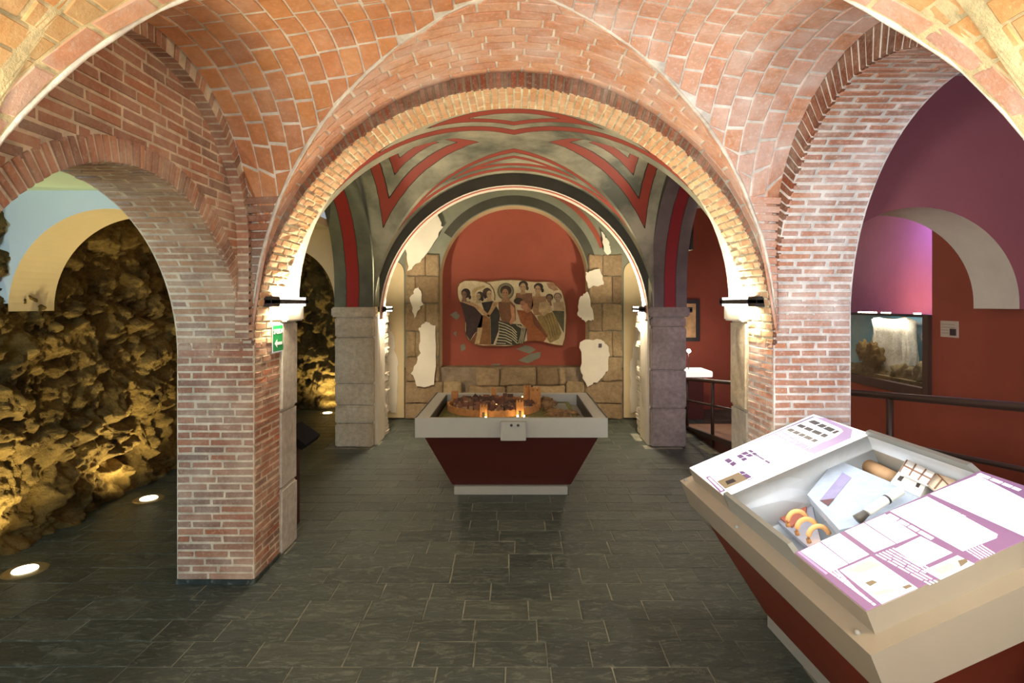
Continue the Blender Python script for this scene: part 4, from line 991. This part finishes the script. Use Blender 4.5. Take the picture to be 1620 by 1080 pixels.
for gx, gh in ((-.258, .095), (.052, .125)):
    gy = OY-RY_*math.sqrt(max(0, 1-((gx-OX)/RX_)**2)); g_ = tower(gx, gy-.01, .032, gh, 'gate_tower')
    o = box('gate_opening', (gx-.011, gy-.0445, ZM), (gx+.011, gy-.041, ZM+.052), dark_); child(o, cm_)
    for dx in ((.02,) if gx < 0 else (-.02, .035)):
        bm = bmesh.new(); bmesh.ops.create_icosphere(bm, subdivisions=2, radius=.0085, matrix=Matrix.Translation((gx+dx, gy-.07, ZM+.012))); cc(bmobj('gate_light', bm, glow('model_bulb', (1, .72, .34, 1), 45) if 'model_bulb' not in bpy.data.materials else bpy.data.materials['model_bulb']))
        l_ = light('gate_lamp', 'POINT', (gx+dx, gy-.075, ZM+.03), (0, 0, 0), .10, (1, .62, .25), radius=.01); cc(l_)
tower(OX-.38, OY+.22, .03, .12, 'corner_tower'); tower(.20, OY+.10, .05, .16, 'castle_keep'); tower(.13, OY+.2, .035, .17, 'castle_keep'); tower(-.2, OY+.36, .022, .13, 'corner_tower')
roofs = [plain('model_roof_%d' % i, srgb(*c), .9) for i, c in enumerate(((96, 62, 48), (78, 56, 50), (120, 84, 62)))]; walls_ = [plain('model_house_%d' % i, srgb(*c), .9) for i, c in enumerate(((150, 120, 90), (190, 170, 140), (120, 92, 70)))]
RH = random.Random(3); hv = {}
for i in range(150):
    a, r_ = RH.uniform(0, 2*PI), math.sqrt(RH.random())*.86; x, yy = OX+RX_*r_*math.cos(a), OY+RY_*r_*math.sin(a)
    w_, d_, h = RH.uniform(.014, .026), RH.uniform(.014, .026), RH.uniform(.035, .075); rot = RH.choice([0, 0, PI/2]); k = RH.randrange(3); ww = RH.choice([0, 0, 1, 2])
    if rot: w_, d_ = d_, w_
    bw_ = hv.setdefault(('house_walls', ww), bmesh.new()); bm_box(bw_, (x-w_, yy-d_, ZM), (x+w_, yy+d_, ZM+h))
    rf = hv.setdefault(('house_roofs', k), bmesh.new()); e = .003
    if rot: P_ = [(x-w_-e, yy-d_-e, h), (x-w_-e, yy+d_+e, h), (x+w_+e, yy-d_-e, h), (x+w_+e, yy+d_+e, h), (x, yy-d_-e, h+w_*1.2), (x, yy+d_+e, h+w_*1.2)]; Q_ = [(0, 1, 5, 4), (2, 4, 5, 3), (0, 4, 2), (1, 3, 5)]
    else: P_ = [(x-w_-e, yy-d_-e, h), (x+w_+e, yy-d_-e, h), (x-w_-e, yy+d_+e, h), (x+w_+e, yy+d_+e, h), (x-w_-e, yy, h+d_*1.2), (x+w_+e, yy, h+d_*1.2)]; Q_ = [(0, 1, 5, 4), (2, 4, 5, 3), (0, 4, 2), (1, 3, 5)]
    vv = [rf.verts.new((p[0], p[1], ZM+p[2])) for p in P_]
    for q in Q_: rf.faces.new([vv[t_] for t_ in q])
for (nm, k), bm in hv.items():
    o = bmobj(nm, bm, (walls_ if nm == 'house_walls' else roofs)[k]); o['kind'] = 'stuff'; cc(o)
for x, yy, h in ((-.16, OY-.02, .05), (.08, OY+.18, .09)):
    bm = bmesh.new(); bmesh.ops.create_icosphere(bm, subdivisions=1, radius=.008, matrix=Matrix.Translation((x, yy-.05, ZM+h))); cc(bmobj('window_light', bm, glow('model_window', (1, .45, .15, 1), 10) if 'model_window' not in bpy.data.materials else bpy.data.materials['model_window']))
for i, (x, yy, r_, hh) in enumerate(((.30, 5.42, .09, .9), (.38, 5.0, .09, .45), (.42, 4.85, .06, .6), (.50, 5.05, .06, .5), (.33, 5.2, .06, .5))):
    cc(lump('rock_hill', (x, yy, ZM), r_, (1.1, 1, hh), stonemat('model_rock', [(150, 120, 86)], srgb(50, 46, 32), .9, 25, .5) if i == 0 else bpy.data.materials['model_rock'], i, .5))
cc(box('river', (.36, 4.75, ZM+.001), (.50, 5.55, ZM+.004), plain('model_river', srgb(120, 126, 112), .3)))

# ------------------------------------------------------------------ sloping showcase in the foreground
th = math.atan(.41); D1 = 3.10; Q1 = W3(1090, 740, D1)
Ad = Vector((.0476, -.9989, 0)).normalized(); Bd = Vector((.9989*math.cos(th), .0476*math.cos(th), math.sin(th))); Nd = Ad.cross(Bd)
MX = Matrix(((Ad.x, Bd.x, Nd.x, Q1.x), (Ad.y, Bd.y, Nd.y, Q1.y), (Ad.z, Bd.z, Nd.z, Q1.z), (0, 0, 0, 1)))
LL, WW, W0, W1 = 1.45, .755, .47, 1.06
def loc(u, v, c=0.0):                                   # where a line of sight meets the case's plane at height c
    d = Vector(((u-HX)/F, 1, -(v-HY)/F)); o_ = Q1+Nd*c; e_ = Vector((0, 0, EYE)); t_ = (o_-e_).dot(Nd)/d.dot(Nd); return e_+d*t_
def P3(a, b, c): return MX @ Vector((a, b, c))
sc = empty('showcase', (1.45, 2.37, 0)); tag(sc, 'large sloping showcase with glowing text panels and a sunken model bay', 'showcase')
def cs(o): return child(o, sc)
bm = bmesh.new(); f = .06; e = .022
for lo, hi in (((-f, -f, -.215), (W0, WW+f, -.07)), ((W1, -f, -.215), (LL+f, WW+f, -.07)), ((W0, -f, -.215), (W1, e, -.07)), ((W0, WW-e, -.215), (W1, WW+f, -.07))): bm_box(bm, lo, hi, 0, MX)
bmesh.ops.remove_doubles(bm, verts=bm.verts, dist=.0001); cs(bmobj('tray', bm, 'cream_case'))
for lo, hi in (((0, 0, -.07), (W0, WW, -.001)), ((W1, 0, -.07), (LL, WW, -.001))): cs(box('light_box', lo, hi, 'cream_case', None, 0, MX))
for b0_, b1_ in ((0, .02), (WW-.02, WW)):
    pts = [(W0-.02, 0), (W0, .022), (W1-.03, .022), (W1, 0), (W1, -.07), (W0-.02, -.07)]
    cs(prism('well_lip', [P3(a, b0_, c) for a, c in pts], Bd, b1_-b0_, 'white_case'))
wl = plain('well_white', srgb(226, 232, 236), .6, var=.02, bump=0)
V = [P3(a, b, c) for c in (-.002, -.30) for a, b in ((W0, e), (W1, e), (W1, WW-e), (W0, WW-e))]
cs(mesh('well', V, [(0, 1, 5, 4), (1, 2, 6, 5), (2, 3, 7, 6), (3, 0, 4, 7), (4, 5, 6, 7)], wl))
tp = [P3(a, b, -.215) for a, b in ((-f+.03, -f+.03), (LL+f-.03, -f+.03), (LL+f-.03, WW+f-.03), (-f+.03, WW+f-.03))]
bt = [(1.245, 2.82, .07), (1.30, 1.92, .07), (1.70, 1.94, .07), (1.645, 2.84, .07)]
cs(mesh('body', tp+bt, [(0, 1, 5, 4), (1, 2, 6, 5), (2, 3, 7, 6), (3, 0, 4, 7), (4, 5, 6, 7)], 'case_red'))
V = [(x+(.012 if i in (0, 1) else -.012), yy, z) for z in (0, .07) for i, (x, yy, _) in enumerate(bt)]
cs(mesh('plinth', V, [(0, 1, 5, 4), (1, 2, 6, 5), (2, 3, 7, 6), (3, 0, 4, 7), (4, 5, 6, 7)], 'white_case'))
for a, b in ((-.035, -.035), (.62, -.04), (LL-.03, -.035)):
    bm = bmesh.new(); bmesh.ops.create_uvsphere(bm, u_segments=12, v_segments=6, radius=.009, matrix=Matrix.Translation(P3(a, b, -.068))); cs(bmobj('screw', bm, 'white_case', None, True))
# glowing print
gw = glow('print_white', (.95, .97, 1, 1), 1.9); gp = glow('print_purple', srgb(180, 136, 180), .6); gl2 = glow('print_lilac', srgb(206, 182, 222), .85); gd = glow('print_grey', srgb(120, 120, 120), .5); gb = glow('print_photo', srgb(170, 150, 120), .6); gv = glow('print_violet', srgb(128, 96, 150), .6); gg = glow('print_sketch', srgb(214, 220, 204), 1.0)
gdark = glow('print_black', srgb(70, 56, 70), .25)
lb_ = cs(prism('left_panel', [P3(a, b, -.001) for a, b in ((.004, .004), (W0-.002, .004), (W0-.002, WW-.004), (.004, WW-.004))], Nd, .003, gw))
rb_ = cs(prism('right_panel', [P3(a, b, -.001) for a, b in ((W1+.002, .004), (LL-.004, .004), (LL-.004, WW-.004), (W1+.002, WW-.004))], Nd, .003, gp))
def pr(par, pts, mat, ox, oy, k, lay=1, name='print_block'):
    V = [loc(ox+u/k, oy+v/k, .0021) for u, v in pts]
    return cs(prism(name, V, Nd, .0004*lay, mat))
def lerp(a, b, f): return (a[0]+(b[0]-a[0])*f, a[1]+(b[1]-a[1])*f)
def words(par, q, mat, ox, oy, k, n, name='text_line'):
    f = 0.0; RW_ = random.Random(int(q[0][0]*7+q[0][1]))
    while f < .97:
        w_ = RW_.uniform(.7, 1.4)/n; g = min(1, f+w_*.86)
        pr(par, [lerp(q[0], q[3], f), lerp(q[1], q[2], f), lerp(q[1], q[2], g), lerp(q[0], q[3], g)], mat, ox, oy, k, 2, name); f += w_
A_ = (1070, 640, 5.686)
pr(lb_, [(1245, 112), (1340, 120), (1585, 222), (1570, 300), (1235, 445), (1180, 405), (1330, 330), (1370, 320), (1440, 285), (1500, 240), (1480, 215), (1330, 150)], gl2, *A_)
for q, n in (([(1182, 152), (1238, 138), (1472, 240), (1420, 262)], 4), ([(1078, 190), (1118, 174), (1372, 275), (1332, 296)], 4), ([(988, 228), (1032, 212), (1282, 322), (1240, 338)], 4)):
    q = [q[0], q[1], q[2], q[3]]; words(lb_, [q[0], q[1], q[2], q[3]], gd, *A_, n)
for q in ([(870, 268), (900, 255), (1000, 310), (985, 325)], [(940, 250), (960, 240), (1210, 385), (1180, 405)], [(1000, 330), (1040, 320), (1230, 420), (1215, 440)]): words(lb_, q, gl2, *A_, 4)
for q in ([(430, 500), (470, 480), (545, 530), (508, 555)], [(540, 460), (582, 445), (642, 490), (602, 508)], [(575, 440), (625, 420), (700, 462), (655, 470)], [(640, 410), (670, 405), (745, 455), (715, 465)], [(560, 600), (602, 598), (692, 658), (642, 682)], [(700, 445), (740, 460), (850, 520), (830, 530)]): words(lb_, q, gv, *A_, 2)
pr(lb_, [(262, 652), (300, 640), (445, 772), (395, 792)], gp, *A_); words(lb_, [(285, 660), (300, 652), (420, 765), (405, 775)], gw, *A_, 3)
pr(lb_, [(365, 690), (560, 608), (645, 668), (440, 757)], gb, *A_, 2, 'photo_print'); pr(lb_, [(440, 690), (510, 665), (540, 690), (460, 720)], gdark, *A_, 3, 'photo_print')
for q in ([(770, 468), (1040, 358), (1046, 362), (776, 472)], [(640, 612), (850, 532), (855, 536), (645, 616)]): pr(lb_, q, gl2, *A_)
pr(lb_, [(118, 572), (150, 560), (1260, 102), (1225, 106)], gv, *A_)
B_ = (1080, 720, 3.0)
for q in ([(560, 455), (650, 412), (785, 515), (695, 555)], [(655, 408), (745, 370), (885, 470), (790, 513)], [(770, 360), (860, 322), (1010, 420), (910, 460)], [(866, 319), (960, 278), (1115, 378), (1016, 418)],
          [(985, 265), (1160, 195), (1495, 375), (1490, 392), (1330, 455)], [(1175, 183), (1398, 94), (1705, 250), (1700, 420)]): pr(rb_, q, gw, *B_, 1, 'print_panel')
for q in ([(745, 545), (895, 480), (1115, 630), (945, 705)], [(1005, 445), (1130, 385), (1280, 462), (1130, 530)], [(1145, 545), (1305, 475), (1385, 515), (1225, 590)]): pr(rb_, q, gw, *B_, 1, 'picture_panel')
for q, m_ in (([(770, 550), (880, 500), (950, 520), (850, 560)], gg), ([(865, 605), (900, 592), (925, 602), (890, 622)], gb), ([(1040, 625), (1075, 612), (1092, 622), (1060, 636)], gb), ([(890, 650), (990, 630), (1010, 645), (920, 670)], gg), ([(1050, 470), (1110, 505), (1120, 520), (1070, 495)], gg), ([(1180, 545), (1270, 510), (1300, 530), (1230, 570)], gg), ([(1305, 500), (1345, 490), (1355, 505), (1320, 530)], gb)): pr(rb_, q, m_, *B_, 2, 'sketch_print')
for k in range(6): words(rb_, [(915+16*k, 472-6*k), (921+16*k, 469-6*k), (1108+16*k+(80 if k < 3 else 0)*.9, 574-6*k+(55 if k < 3 else 0)*.7), (1102+16*k+(80 if k < 3 else 0)*.9, 577-6*k+(55 if k < 3 else 0)*.7)], gw, *B_, 5)
for k in range(3): words(rb_, [(698+14*k, 556-6*k), (704+14*k, 553-6*k), (918-40*k, 708-30*k), (908-40*k, 713-30*k)], gw, *B_, 5)
for k in range(6): words(rb_, [(1345+14*k, 452-5*k), (1350+14*k, 450-5*k), (1416+14*k, 492-5*k), (1411+14*k, 494-5*k)], gw, *B_, 3)
for q in ([(968, 285), (985, 276), (1205, 398), (1190, 408)], [(1140, 205), (1158, 196), (1345, 290), (1328, 300)], [(1395, 92), (1412, 84), (1615, 165), (1600, 172)]): words(rb_, q, gw, *B_, 4)
for q in ([(545, 460), (555, 455), (690, 560), (680, 566)],): pr(rb_, q, gl2, *B_)
# area lamp for the bright well, its source unseen
l_ = light('well_lamp', 'AREA', P3((W0+W1)/2, WW/2, -.02), P3((W0+W1)/2, WW/2, -1), 2.2, (.86, .93, 1), .5, .6); cs(l_)
# model pieces in the well
gs_ = plain('model_board', srgb(150, 160, 172), .7, var=.1, scale=20, bump=.6)
def item(name, label, cat, base): o = empty(name, base); tag(o, label, cat); return o
def wp(name, pxs, c, th_, mat): return prism(name, [loc(u, v, c) for u, v in pxs], -Nd, th_, mat)
it = item('grey_board', 'pale grey relief board with an oblong slot in the showcase bay', 'board', loc(1365, 790, -.15))
child(wp('board', [(1323, 726), (1460, 784), (1400, 822), (1328, 838), (1277, 782)], -.07, .05, gs_), it)
child(wp('slot', [(1333, 747), (1347, 755), (1310, 800), (1297, 791)], -.0685, .001, plain('slot_lilac', srgb(128, 120, 150), .8)), it); child(wp('slot_shadow', [(1297, 791), (1320, 788), (1310, 800)], -.067, .001, plain('slot_maroon', srgb(84, 50, 50), .8)), it)  # lilac slot with a maroon triangle laid over its foot
it = item('terracotta_tray', 'red terracotta corner with three clay arches in the showcase bay', 'model', loc(1250, 815, -.22))
tc = plain('terracotta', srgb(190, 112, 90), .8); child(wp('tray_floor', [(1208, 805), (1281, 776), (1288, 815), (1300, 862), (1280, 866)], -.20, .02, plain('tray_grey', srgb(170, 172, 184), .7)), it); child(wp('red_corner', [(1217, 806), (1278, 779), (1274, 812), (1252, 832)], -.19, .01, tc), it)
clay = plain('clay', srgb(220, 160, 100), .8)
for u, v in ((1262, 826), (1277, 839), (1296, 851)):
    p = loc(u, v, -.15); bm = bmesh.new(); pts = [p+Ad*(.0)+(Bd*math.cos(a)*-.045+Nd*math.sin(a)*.05) for a in lin(0, PI, 12)]; bm_tube(bm, pts, .010, 8); child(bmobj('clay_arch', bm, clay, None, True), it)
l_ = light('ember_lamp', 'POINT', loc(1288, 846, -.16), (0, 0, 0), .12, (1, .5, .15), radius=.01); child(l_, it)  # orange point light beside the clay arches, without a bulb
it = item('house_model', 'small white house model with a timber framed roof in the showcase bay', 'model', loc(1455, 770, -.16))
hm = plain('house_white', srgb(220, 216, 204), .8); br_ = plain('timber', srgb(120, 84, 58), .8)
child(wp('house_wall', [(1422, 745), (1466, 765), (1456, 784), (1409, 762)], -.06, .12, hm), it)
child(wp('roof', [(1434, 726), (1480, 748), (1466, 765), (1422, 745)], -.035, .012, plain('roof_grey', srgb(206, 204, 200), .8)), it); child(wp('roof', [(1480, 748), (1514, 760), (1500, 768), (1480, 776), (1466, 765)], -.045, .012, plain('roof_tan', srgb(198, 178, 150), .8)), it)
for q in ([(1434, 727), (1436, 727), (1424, 746), (1422, 745)], [(1448, 733), (1450, 734), (1439, 752), (1437, 751)], [(1464, 741), (1466, 742), (1453, 759), (1451, 758)], [(1479, 748), (1481, 749), (1468, 766), (1466, 765)], [(1428, 736), (1429, 734), (1473, 756), (1472, 758)], [(1482, 749), (1484, 749), (1502, 767), (1500, 768)], [(1490, 756), (1492, 757), (1479, 773), (1477, 772)]): child(wp('timber_bar', q, -.0335 if q[0][0] < 1481 else -.043, .002, br_), it)
for q in ([(1424, 752), (1430, 754), (1425, 761), (1419, 758)], [(1451, 763), (1456, 765), (1453, 771), (1448, 769)]): child(wp('opening', q, -.0585, .002, dark_), it)
it = item('wooden_engine', 'tan wooden siege piece lying behind the grey board in the showcase bay', 'model', loc(1390, 745, -.2))
wd_ = plain('tan_wood', srgb(190, 150, 108), .7); p, q = loc(1374, 738, -.14), loc(1414, 758, -.14)
child(tube('drum', [p, q], .035, wd_, None, 14), it); child(tube('end_cap', [p-(q-p).normalized()*.02, p], .042, wd_, None, 14), it)
it = item('pale_column', 'small pale toppled column with dark metal foot on the grey board', 'model', loc(1390, 800, -.06))
p, q = loc(1372, 809, -.04), loc(1425, 776, -.04); child(tube('shaft', [p, q], .017, hm, None, 12), it); child(tube('collar', [p+(q-p)*.55, p+(q-p)*.6], .0185, 'black_metal', None, 12), it)
child(tube('dark_foot', [loc(1356, 822, -.05), loc(1370, 811, -.04)], [.02, .014], plain('foot_bronze', srgb(74, 68, 58), .5), None, 10), it)
